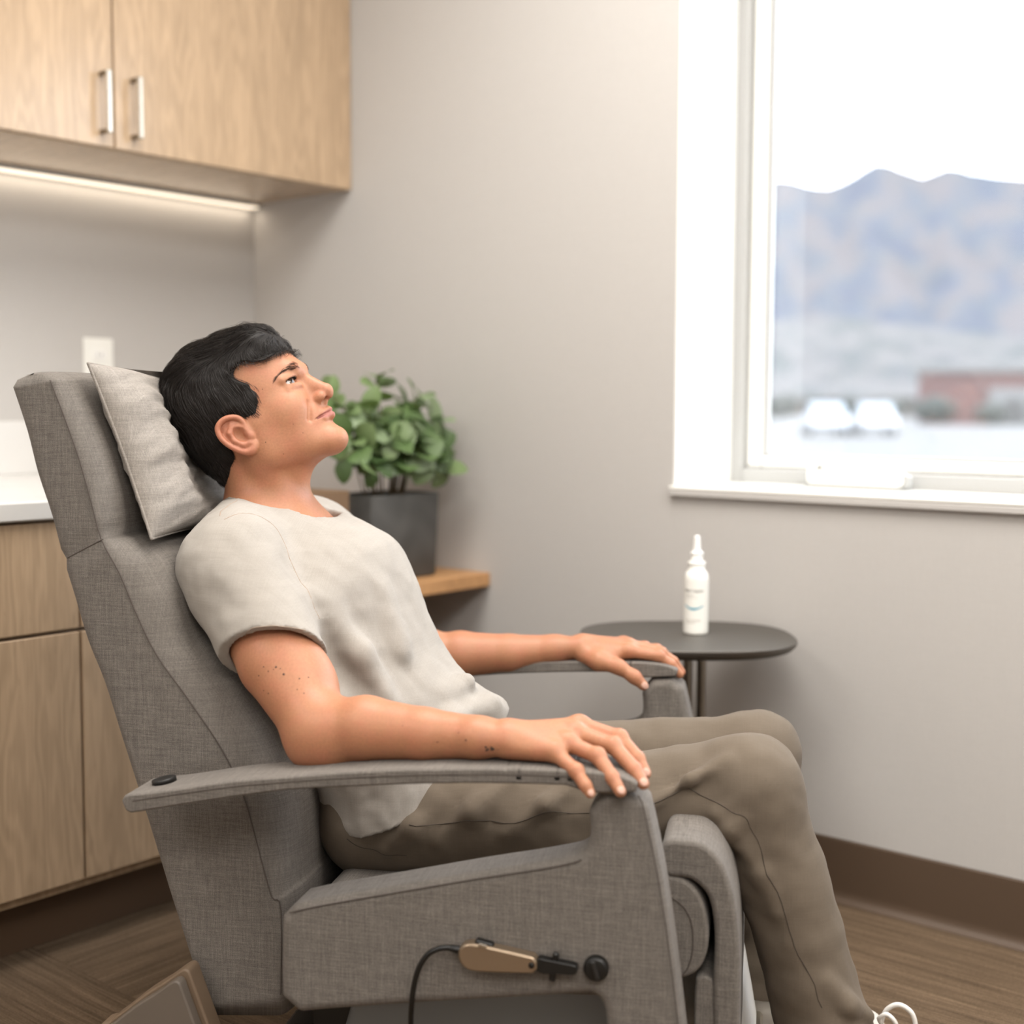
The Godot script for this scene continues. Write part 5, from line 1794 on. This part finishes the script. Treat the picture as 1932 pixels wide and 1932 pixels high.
func lump(V: PackedVector3Array, N: PackedVector3Array, I: PackedInt32Array, C: PackedColorArray, at: Vector3, n: Vector3, rx: Vector3, rz: Vector3, high: float, col: Color) -> Array:
	# a small domed patch lying on the skin: a mole or a nail
	var s := V.size()
	V.append(at + n * high)
	N.append(n)
	C.append(col)
	for ring in 2:
		for k in 10:
			var a := TAU * k / 10
			var e := (rx * cos(a) + rz * sin(a)) * (0.7 if ring == 0 else 1.0)
			V.append(at + e + n * (high * 0.75 if ring == 0 else -0.0006))
			N.append((n + e.normalized() * (0.3 if ring == 0 else 0.9)).normalized())
			C.append(col)
	var turned := rx.cross(rz).dot(n) > 0
	for k in 10:
		var k2 := (k + 1) % 10
		if turned:
			k2 = k
			k = (k + 1) % 10
		I.append_array(PackedInt32Array([s, s + 1 + k, s + 1 + k2, s + 1 + k, s + 11 + k, s + 1 + k2, s + 1 + k2, s + 11 + k, s + 11 + k2]))
	return [V, N, I, C]


func build_person() -> void:
	var t := thing("person", "person in beige t-shirt and khaki trousers leaning back, face turned up", "person", SEAT_AT, SEAT_TURN)
	var t0 := Time.get_ticks_msec()
	var nz := FastNoiseLite.new()
	nz.seed = 8
	nz.frequency = 30.0
	nz.fractal_octaves = 3
	# ---- body: head, neck, arms and hands in one skin
	var S := skin_field()
	var V := PackedVector3Array()
	var N := PackedVector3Array()
	var I := PackedInt32Array()
	var r := net(S, Vector3(-0.42, 0.885, -0.115), Vector3(-0.085, 1.18, 0.115), 0.0017, V, N, I)
	r = net(S, Vector3(-0.36, 0.66, -0.22), Vector3(-0.085, 0.890, 0.10), 0.005, r[0], r[1], r[2])
	r = net(S, Vector3(-0.32, 0.50, 0.10), Vector3(0.176, 0.86, 0.40), 0.0045, r[0], r[1], r[2])
	r = net(S, Vector3(0.170, 0.50, 0.27), Vector3(0.42, 0.66, 0.44), 0.0022, r[0], r[1], r[2])
	r = net(S, Vector3(-0.32, 0.50, -0.40), Vector3(0.166, 0.86, -0.20), 0.0045, r[0], r[1], r[2])
	r = net(S, Vector3(0.160, 0.50, -0.43), Vector3(0.42, 0.66, -0.27), 0.0022, r[0], r[1], r[2])
	var C := PackedColorArray()
	for p in r[0]:
		C.append(skin_tone(p, nz))
	# moles
	var spots := PackedVector3Array([Vector3(-0.1507, 0.6598, 0.3300), Vector3(-0.1415, 0.6746, 0.3300), Vector3(-0.1340, 0.6691, 0.3300), Vector3(-0.1257, 0.6731, 0.3300), Vector3(-0.1219, 0.6776, 0.3300), Vector3(-0.1152, 0.6764, 0.3300), Vector3(-0.1093, 0.6681, 0.3300), Vector3(-0.0840, 0.6663, 0.3300), Vector3(-0.0654, 0.6771, 0.3300), Vector3(-0.1426, 0.6399, 0.3300), Vector3(-0.1321, 0.6375, 0.3300), Vector3(-0.0879, 0.6461, 0.3300), Vector3(-0.0783, 0.6408, 0.3300), Vector3(0.1152, 0.5948, 0.3800), Vector3(0.1401, 0.6132, 0.3800), Vector3(0.1532, 0.6016, 0.3800), Vector3(0.0657, 0.6203, 0.3800), Vector3(-0.2239, 0.9703, 0.1000), Vector3(-0.2424, 1.0529, 0.1000), Vector3(-0.2255, 1.0553, 0.1000), Vector3(-0.2445, 0.8545, 0.0900), Vector3(-0.2282, 0.8629, 0.0900), Vector3(-0.1871, 0.9484, 0.1000), Vector3(-0.1699, 0.9961, 0.1000), Vector3(-0.1521, 0.9841, 0.0800)])
	var rad := [0.0013, 0.0012, 0.0012, 0.001, 0.002, 0.001, 0.0022, 0.0014, 0.0012, 0.001, 0.0012, 0.0011, 0.0012, 0.0013, 0.001, 0.0016, 0.0009, 0.0010, 0.0010, 0.0010, 0.0012, 0.0012, 0.0008, 0.0008, 0.0008]
	spots = drape(S, spots)
	var more: Array = [r[0], r[1], r[2], C]
	for i in spots.size():
		var n := normal_at(S, spots[i])
		var x: Vector3 = n.cross(Vector3(0.2, 1, 0.1)).normalized() * rad[i]
		more = lump(more[0], more[1], more[2], more[3], spots[i], n, x, n.cross(x).normalized() * rad[i], 0.0004, Color(0.10, 0.042, 0.025))
	# nails: [tip, joint, width]
	for f in [[Vector3(0.3803, 0.5667, 0.3590), Vector3(0.3697, 0.5821, 0.3480), 0.0052], [Vector3(0.3802, 0.5609, 0.3860), Vector3(0.3684, 0.5748, 0.3740), 0.0053], [Vector3(0.3546, 0.5557, 0.4080), Vector3(0.3433, 0.5694, 0.3960), 0.005], [Vector3(0.3181, 0.5526, 0.4120), Vector3(0.3116, 0.5610, 0.4080), 0.0042], [Vector3(0.3161, 0.5385, -0.3010), Vector3(0.3002, 0.5531, -0.3000), 0.0066]]:
		var along: Vector3 = (f[0] - f[1]).normalized()
		var outw := (Vector3(0.35, 0.25, 0.9) - along * along.dot(Vector3(0.35, 0.25, 0.9))).normalized()
		var seat_at: Vector3 = f[0] + along * 0.001 + outw * 0.006
		var q := drape(S, PackedVector3Array([seat_at]))[0]
		var n := (normal_at(S, q) + outw).normalized()
		var w: float = f[2]
		var lx := (along - n * along.dot(n)).normalized()
		more = lump(more[0], more[1], more[2], more[3], q, n, lx * w * 1.15, n.cross(lx) * w * 0.9, 0.0007, Color(0.60, 0.36, 0.28))
	# wrist tattoo: two small dark figures
	var ink := drape(S, PackedVector3Array([Vector3(0.1804, 0.5921, 0.3850), Vector3(0.1831, 0.5882, 0.3850), Vector3(0.1811, 0.5854, 0.3850), Vector3(0.1872, 0.5918, 0.3850), Vector3(0.1893, 0.5892, 0.3850), Vector3(0.1872, 0.5871, 0.3850), Vector3(0.1947, 0.5895, 0.3850)]))
	for i in ink.size():
		var n := normal_at(S, ink[i])
		var x := n.cross(Vector3(0.2, 1, 0.1)).normalized() * (0.0022 if i < 6 else 0.001)
		more = lump(more[0], more[1], more[2], more[3], ink[i], n, x, n.cross(x).normalized() * (0.0019 if i < 6 else 0.001), 0.0003, Color(0.03, 0.028, 0.028))
	var skin := plain(Color.WHITE, 0.48, 0.0, 0.45)
	skin.vertex_color_use_as_albedo = true
	skin.subsurf_scatter_enabled = true
	skin.subsurf_scatter_strength = 0.06
	var fr := RandomNumberGenerator.new()
	fr.seed = 2
	var fine := FastNoiseLite.new()
	fine.seed = 6
	fine.frequency = 0.09
	skin.albedo_texture = image_from(256, 256, func(x: int, y: int) -> Color:
		var g := 0.94 + fine.get_noise_2d(x, y) * 0.07 + fr.randf_range(-0.02, 0.02)
		if fr.randf() < 0.002:
			g -= 0.15
		return Color(g, g * 0.99, g * 0.985))
	skin.uv1_triplanar = true
	skin.uv1_scale = Vector3.ONE * 9.0
	obj("body", mesh_of(more[0], more[1], more[2], more[3]), skin, t)
	# ---- eyes
	for s in [1.0, -1.0]:
		eye(t, hp(0.0795, 0.0440, s * 0.0320), s)
	# ---- shirt
	var F := shirt_field()
	var sr := net(F, Vector3(-0.40, 0.33, -0.33), Vector3(0.22, 0.93, 0.36), 0.0052, PackedVector3Array(), PackedVector3Array(), PackedInt32Array())
	var shirt := obj("t_shirt", mesh_of(sr[0], sr[1], sr[2]), M.shirt, t)
	# collar band, shoulder seams, sleeve hem
	var ring := PackedVector3Array()
	for k in 40:
		var a := TAU * k / 40
		ring.append(Vector3(-0.228, 0.846, 0) + Vector3(0.80, -0.60, 0) * (0.080 * cos(a) + 0.006) + Vector3(0, 0, 1) * 0.0735 * sin(a))
	ring = drape(F, ring, 0.0005)
	obj("collar", tube(ring, 0.0052, 0.0052, 8, true), M.shirt, shirt)
	obj("stitching", tube(drape(F, curve3(PackedVector3Array([Vector3(-0.2404, 0.8442, 0.2000), Vector3(-0.2146, 0.8388, 0.1600), Vector3(-0.1737, 0.8187, 0.1600), Vector3(-0.1288, 0.7846, 0.1900), Vector3(-0.1135, 0.7481, 0.2000), Vector3(-0.1130, 0.7175, 0.2000)]), 6), 0.0), 0.0006, 0.0006, 5), M.seam_shirt, shirt)
	obj("stitching", tube(drape(F, curve3(PackedVector3Array([Vector3(-0.2667, 0.8654, 0.1000), Vector3(-0.2593, 0.8503, 0.1400), Vector3(-0.2472, 0.8408, 0.1900)]), 6), 0.0), 0.0006, 0.0006, 5), M.seam_shirt, shirt)
	obj("stitching", tube(drape(F, curve3(PackedVector3Array([Vector3(-0.1784, 0.7127, 0.3000), Vector3(-0.1279, 0.7284, 0.3400), Vector3(-0.0908, 0.7347, 0.3400), Vector3(-0.0742, 0.7238, 0.3000)]), 6), 0.0), 0.0006, 0.0006, 5), M.seam_shirt, shirt)
	# ---- trousers
	var T := trouser_field()
	var tr := net(T, Vector3(-0.18, 0.09, -0.22), Vector3(0.74, 0.60, 0.24), 0.0055, PackedVector3Array(), PackedVector3Array(), PackedInt32Array())
	var pants := obj("trousers", mesh_of(tr[0], tr[1], tr[2]), M.trousers, t)
	obj("seam", tube(drape(T, curve3(PackedVector3Array([Vector3(0.0272, 0.4385, 0.2200), Vector3(0.1041, 0.4344, 0.2200), Vector3(0.1798, 0.4447, 0.2200), Vector3(0.2873, 0.4667, 0.2200), Vector3(0.3922, 0.4860, 0.2200), Vector3(0.4704, 0.4822, 0.2200), Vector3(0.5130, 0.4559, 0.2200), Vector3(0.5349, 0.4065, 0.2200), Vector3(0.5573, 0.3352, 0.2200), Vector3(0.5866, 0.2645, 0.2200), Vector3(0.6122, 0.2044, 0.2200)]), 6), 0.0), 0.0006, 0.0006, 5), M.seam_pants, pants)
	obj("seam", tube(drape(T, curve3(PackedVector3Array([Vector3(-0.0669, 0.3936, 0.2200), Vector3(-0.0433, 0.3759, 0.2200), Vector3(-0.0198, 0.3583, 0.2200), Vector3(0.0271, 0.3556, 0.2200)]), 5), 0.0), 0.0006, 0.0006, 5), M.seam_pants, pants)
	# ---- hair
	hair(t, S)
	shoes(t)


func normal_at(F: Field, p: Vector3) -> Vector3:
	var ids := F.near(p, 0.05)
	var e := 0.0008
	return Vector3(F.at(p + Vector3(e, 0, 0), ids) - F.at(p - Vector3(e, 0, 0), ids), F.at(p + Vector3(0, e, 0), ids) - F.at(p - Vector3(0, e, 0), ids), F.at(p + Vector3(0, 0, e), ids) - F.at(p - Vector3(0, 0, e), ids)).normalized()


func eye(t: Node3D, c: Vector3, s: float) -> void:
	var v := PackedVector3Array()
	var n := PackedVector3Array()
	var col := PackedColorArray()
	var idx := PackedInt32Array()
	var look := (HX * 0.90 - HY * 0.02 + Vector3(0, 0, 0.42)).normalized()
	var x := look.cross(Vector3.UP).normalized()
	var y := look.cross(x)
	for i in 33:
		for k in 33:
			var b := PI * 0.55 * i / 32.0
			var a := TAU * k / 32.0
			var d := look * cos(b) + (x * cos(a) + y * sin(a)) * sin(b)
			var rr := 0.0126 + 0.0007 * exp(-pow(b / 0.42, 4.0))
			v.append(c + d * rr)
			n.append(d)
			var cc := Color(0.72, 0.68, 0.65)
			if b < 0.46:
				cc = Color(0.085, 0.04, 0.02).lerp(Color(0.02, 0.012, 0.008), smoothstep(0.36, 0.46, b))
			if b < 0.20:
				cc = Color(0.006, 0.005, 0.005)
			col.append(cc)
	for i in 32:
		for k in 32:
			var q := i * 33 + k
			idx.append_array(PackedInt32Array([q, q + 1, q + 33, q + 1, q + 34, q + 33]))
	var m := plain(Color.WHITE, 0.04, 0.0, 0.6)
	m.vertex_color_use_as_albedo = true
	obj("eye", mesh_of(v, n, idx, col), m, t)


func strand(st: Array, path: PackedVector3Array, r0: float) -> void:
	# a thin three-sided lock
	var V: PackedVector3Array = st[0]
	var N: PackedVector3Array = st[1]
	var I: PackedInt32Array = st[2]
	var m := path.size()
	var base := V.size()
	for i in m:
		var t := (path[mini(i + 1, m - 1)] - path[maxi(i - 1, 0)]).normalized()
		var x := t.cross(Vector3(0.37, 0.61, 0.70)).normalized()
		var y := t.cross(x)
		var r := r0 * (1.0 - 0.85 * pow(float(i) / (m - 1), 1.5))
		for k in 3:
			var a := TAU * k / 3
			var e := x * cos(a) + y * sin(a)
			V.append(path[i] + e * r)
			N.append(e)
	for i in m - 1:
		for k in 3:
			var a := base + i * 3 + k
			var b := base + i * 3 + (k + 1) % 3
			I.append_array(PackedInt32Array([a, a + 3, b, b, a + 3, b + 3]))
	st[0] = V
	st[1] = N
	st[2] = I


func hair(t: Node3D, S: Field) -> void:
	var F := hair_field()
	var hr := net(F, Vector3(-0.46, 0.86, -0.12), Vector3(-0.16, 1.20, 0.12), 0.0028, PackedVector3Array(), PackedVector3Array(), PackedInt32Array())
	var m := plain(Color(0.085, 0.068, 0.058), 0.55, 0.0, 0.35)
	var cap := obj("hair", mesh_of(hr[0], hr[1], hr[2]), m, t)
	var V: PackedVector3Array = hr[0]
	var N: PackedVector3Array = hr[1]
	var r := RandomNumberGenerator.new()
	r.seed = 19
	var nz := FastNoiseLite.new()
	nz.seed = 2
	nz.frequency = 20.0
	var st := [PackedVector3Array(), PackedVector3Array(), PackedInt32Array()]
	var tries := 13000
	for i in tries:
		var j := r.randi() % V.size()
		var p := V[j]
		var n := N[j]
		var q := p - HEAD_AT
		var h := Vector3(q.dot(HX), q.dot(HY), q.z)
		var topness := smoothstep(0.085, 0.135, h.y - absf(h.z) * 0.25)
		var down := HY * -1.0 + HX * (0.10 if h.x > 0.0 else -0.05)
		var back := HX * -1.0 + HY * 0.25 + Vector3(0, 0, signf(h.z) * 0.25)
		if h.x < -0.06:
			back = HY * -0.9 - HX * 0.4
		var flow := (down.lerp(back, topness)).normalized()
		flow = (flow + Vector3(nz.get_noise_3dv(p), nz.get_noise_3dv(p + Vector3.ONE), nz.get_noise_3dv(p - Vector3.ONE)) * 0.45).normalized()
		var long := r.randf_range(0.022, 0.045) * lerpf(0.75, 1.15, topness)
		if h.y < 0.03:
			long *= 0.5
		var lift := r.randf_range(-0.0005, 0.0022) + topness * r.randf_range(0.0, 0.0025)
		var path := PackedVector3Array()
		var steps := 6
		var c := p - n * 0.0008
		var dirn := (flow - n * flow.dot(n)).normalized()
		for k in steps + 1:
			var u := float(k) / steps
			path.append(c + n * lift * sin(u * PI * 0.8) * 1.3)
			c += dirn * long / steps
			var ids := F.near(c, 0.06)
			var g := normal_at(F, c) if k % 2 == 0 else n
			if k % 2 == 0 and g.is_finite() and g.length() > 0.5:
				n = g
				var d := F.at(c, ids)
				if d < 0.02 and F.side(c) < 0.001:
					c -= g * d
			dirn = (dirn - n * dirn.dot(n)).normalized()
		strand(st, path, r.randf_range(0.0002, 0.00042))
	# quiff at the front, swept up and back
	for i in 900:
		var z := r.randf_range(-0.045, 0.042)
		var p0 := hp(0.089 + r.randf_range(-0.006, 0.004) - absf(z) * 0.38, 0.103 + r.randf_range(-0.004, 0.01), z)
		var out := hp(0.098 - absf(z) * 0.4 + r.randf_range(-0.010, 0.003), 0.128 + r.randf_range(-0.006, 0.008), z * 1.05 + r.randf_range(-0.004, 0.006))
		var over := hp(0.072 + r.randf_range(-0.01, 0.01), 0.153 + r.randf_range(-0.006, 0.006), z * 1.1 + r.randf_range(-0.004, 0.01))
		var end := hp(0.025 + r.randf_range(-0.02, 0.02), 0.166 + r.randf_range(-0.010, 0.003), z * 1.1 + r.randf_range(-0.006, 0.012))
		strand(st, curve3(PackedVector3Array([p0, out, over, end]), 4), r.randf_range(0.00025, 0.0005))
	# stray tufts at the crown
	for i in 60:
		var z := r.randf_range(-0.02, 0.05)
		var p0 := hp(-0.095 + r.randf_range(-0.02, 0.02), 0.140 + r.randf_range(-0.02, 0.015), z)
		var o := (hp(-0.12, 0.165, z) - p0).normalized()
		strand(st, curve3(PackedVector3Array([p0, p0 + o * 0.016 + HY * 0.004, p0 + o * 0.026 - HX * 0.010 - HY * r.randf_range(-0.004, 0.012)]), 4), 0.0003)
	var fibre := plain(Color(0.115, 0.088, 0.072), 0.42, 0.0, 0.5)
	var locks := obj("locks", mesh_of(st[0], st[1], st[2]), fibre, cap)
	locks.set_meta("kind", "stuff")
	# eyebrows and lashes
	for s in [1.0, -1.0]:
		var eb := [PackedVector3Array(), PackedVector3Array(), PackedInt32Array()]
		var line := curve3(PackedVector3Array([hp(0.101, 0.0605, s * 0.016), hp(0.096, 0.0635, s * 0.026), hp(0.086, 0.0635, s * 0.038), hp(0.070, 0.0575, s * 0.052)]), 20)
		for i in 110:
			var u := r.randf()
			var k := int(u * (line.size() - 2))
			var wide := 0.0036 * (1.0 - 0.55 * u)
			var p := line[k] + HY * r.randf_range(-wide, wide)
			var fwd := (line[k + 1] - line[k]).normalized() + HY * (0.45 - u * 0.9)
			var path := drape(S, PackedVector3Array([p, p + fwd * 0.0035, p + fwd * 0.007]), 0.0006)
			strand(eb, path, 0.00024)
		obj("eyebrow", mesh_of(eb[0], eb[1], eb[2]), m, t)
		var el := [PackedVector3Array(), PackedVector3Array(), PackedInt32Array()]
		var c := hp(0.0795, 0.0440, s * 0.0320)
		for i in 46:
			var u := i / 45.0
			var ang := deg_to_rad(lerpf(-28, 68, u))
			var rim := (HX * cos(ang) + Vector3(0, 0, s * sin(ang))) * 0.0138 + HY * (0.0034 - 0.0026 * pow(absf(u * 2 - 1), 2.0))
			var o := (HX * cos(ang) + Vector3(0, 0, s * sin(ang))).normalized()
			strand(el, PackedVector3Array([c + rim, c + rim + o * 0.0032 - HY * 0.0002, c + rim + o * 0.0060 + HY * 0.0018]), 0.00024)
		var lid := PackedVector3Array()
		for i in 24:
			var ang := deg_to_rad(lerpf(-30, 70, i / 23.0))
			lid.append(c + (HX * cos(ang) + Vector3(0, 0, s * sin(ang))) * 0.0137 + HY * (0.0033 - 0.0030 * pow(absf(i / 23.0 * 2 - 1), 2.0)))
		strand(el, lid, 0.0005)
		obj("eyelashes", mesh_of(el[0], el[1], el[2]), m, t)


func shoes(t: Node3D) -> void:
	var upper := plain(Color(0.80, 0.78, 0.75), 0.7)
	var sole := plain(Color(0.86, 0.85, 0.83), 0.6)
	var sock := plain(Color(0.22, 0.22, 0.22), 0.95)
	var k := 0
	for f in [[Vector3(0.655, 0.0, 0.120), 1.0], [Vector3(0.5376, 0.0890, -0.1180) * Vector3(1, 0, 1), -1.0]]:
		var o: Vector3 = f[0]
		var F := Field.new()
		F.cap(o + Vector3(-0.045, 0.045, 0), o + Vector3(0.02, 0.085, 0), 0.034, 0.036, 0.02)
		F.cap(o + Vector3(0.02, 0.075, 0), o + Vector3(0.10, 0.050, 0), 0.040, 0.036, 0.02)
		F.cap(o + Vector3(0.10, 0.045, 0), o + Vector3(0.155, 0.038, 0.0), 0.038, 0.032, 0.02)
		F.cap(o + Vector3(-0.04, 0.08, 0), o + Vector3(0.01, 0.12, 0), 0.032, 0.034, 0.02)
		F.clip(o + Vector3(0, 0.122, 0), Vector3(0.3, 1, 0))
		var lo := o + Vector3(-0.10, 0.008, -0.07)
		var sr := net(F, lo, o + Vector3(0.22, 0.16, 0.07), 0.005, PackedVector3Array(), PackedVector3Array(), PackedInt32Array())
		var shoe := obj("shoe", mesh_of(sr[0], sr[1], sr[2]), upper, t)
		var outl := PackedVector2Array()
		for i in 40:
			var a := TAU * i / 40
			outl.append(Vector2(0.055 + 0.138 * cos(a), (0.040 + 0.006 * cos(a)) * signf(sin(a)) * pow(absf(sin(a)), 0.7)))
		var so := obj("sole", slab(outl, 0.0, 0.024, 0.005, 3), sole, shoe, o)
		so.rotation_degrees.x = -90
		obj("sock", tube(PackedVector3Array([o + Vector3(-0.012, 0.09, 0), o + Vector3(-0.014, 0.14, 0), o + Vector3(-0.016, 0.17, 0)]), 0.034, 0.034, 20), sock, shoe)
		# laces: bars across and a bow with two loops
		for i in 4:
			var c := o + Vector3(0.03 + i * 0.022, 0.118 - i * 0.011, 0)
			obj("lace", tube(curve3(PackedVector3Array([c + Vector3(0.003, -0.020, -0.030), c + Vector3(0, 0.001, 0), c + Vector3(-0.003, -0.020, 0.030)]), 6), 0.003, 0.003, 6), sole, shoe)
		var b := o + Vector3(0.040, 0.128, 0.0)
		if k == 0:
			b = Vector3(0.6948, 0.1616, 0.1200)
		obj("bow_loop", tube(curve3(PackedVector3Array([b, b + Vector3(0.006, 0.022, 0.006), b + Vector3(0.022, 0.034, 0.012), b + Vector3(0.040, 0.024, 0.016), b + Vector3(0.044, -0.002, 0.016), b + Vector3(0.026, -0.014, 0.010)]), 6), 0.0034, 0.0034, 6), sole, shoe)
		obj("bow_loop", tube(curve3(PackedVector3Array([b, b + Vector3(-0.004, 0.012, 0.012), b + Vector3(0.006, 0.022, 0.020), b + Vector3(0.018, 0.010, 0.022), b + Vector3(0.016, -0.010, 0.016)]), 6), 0.0032, 0.0032, 6), sole, shoe)
		k += 1
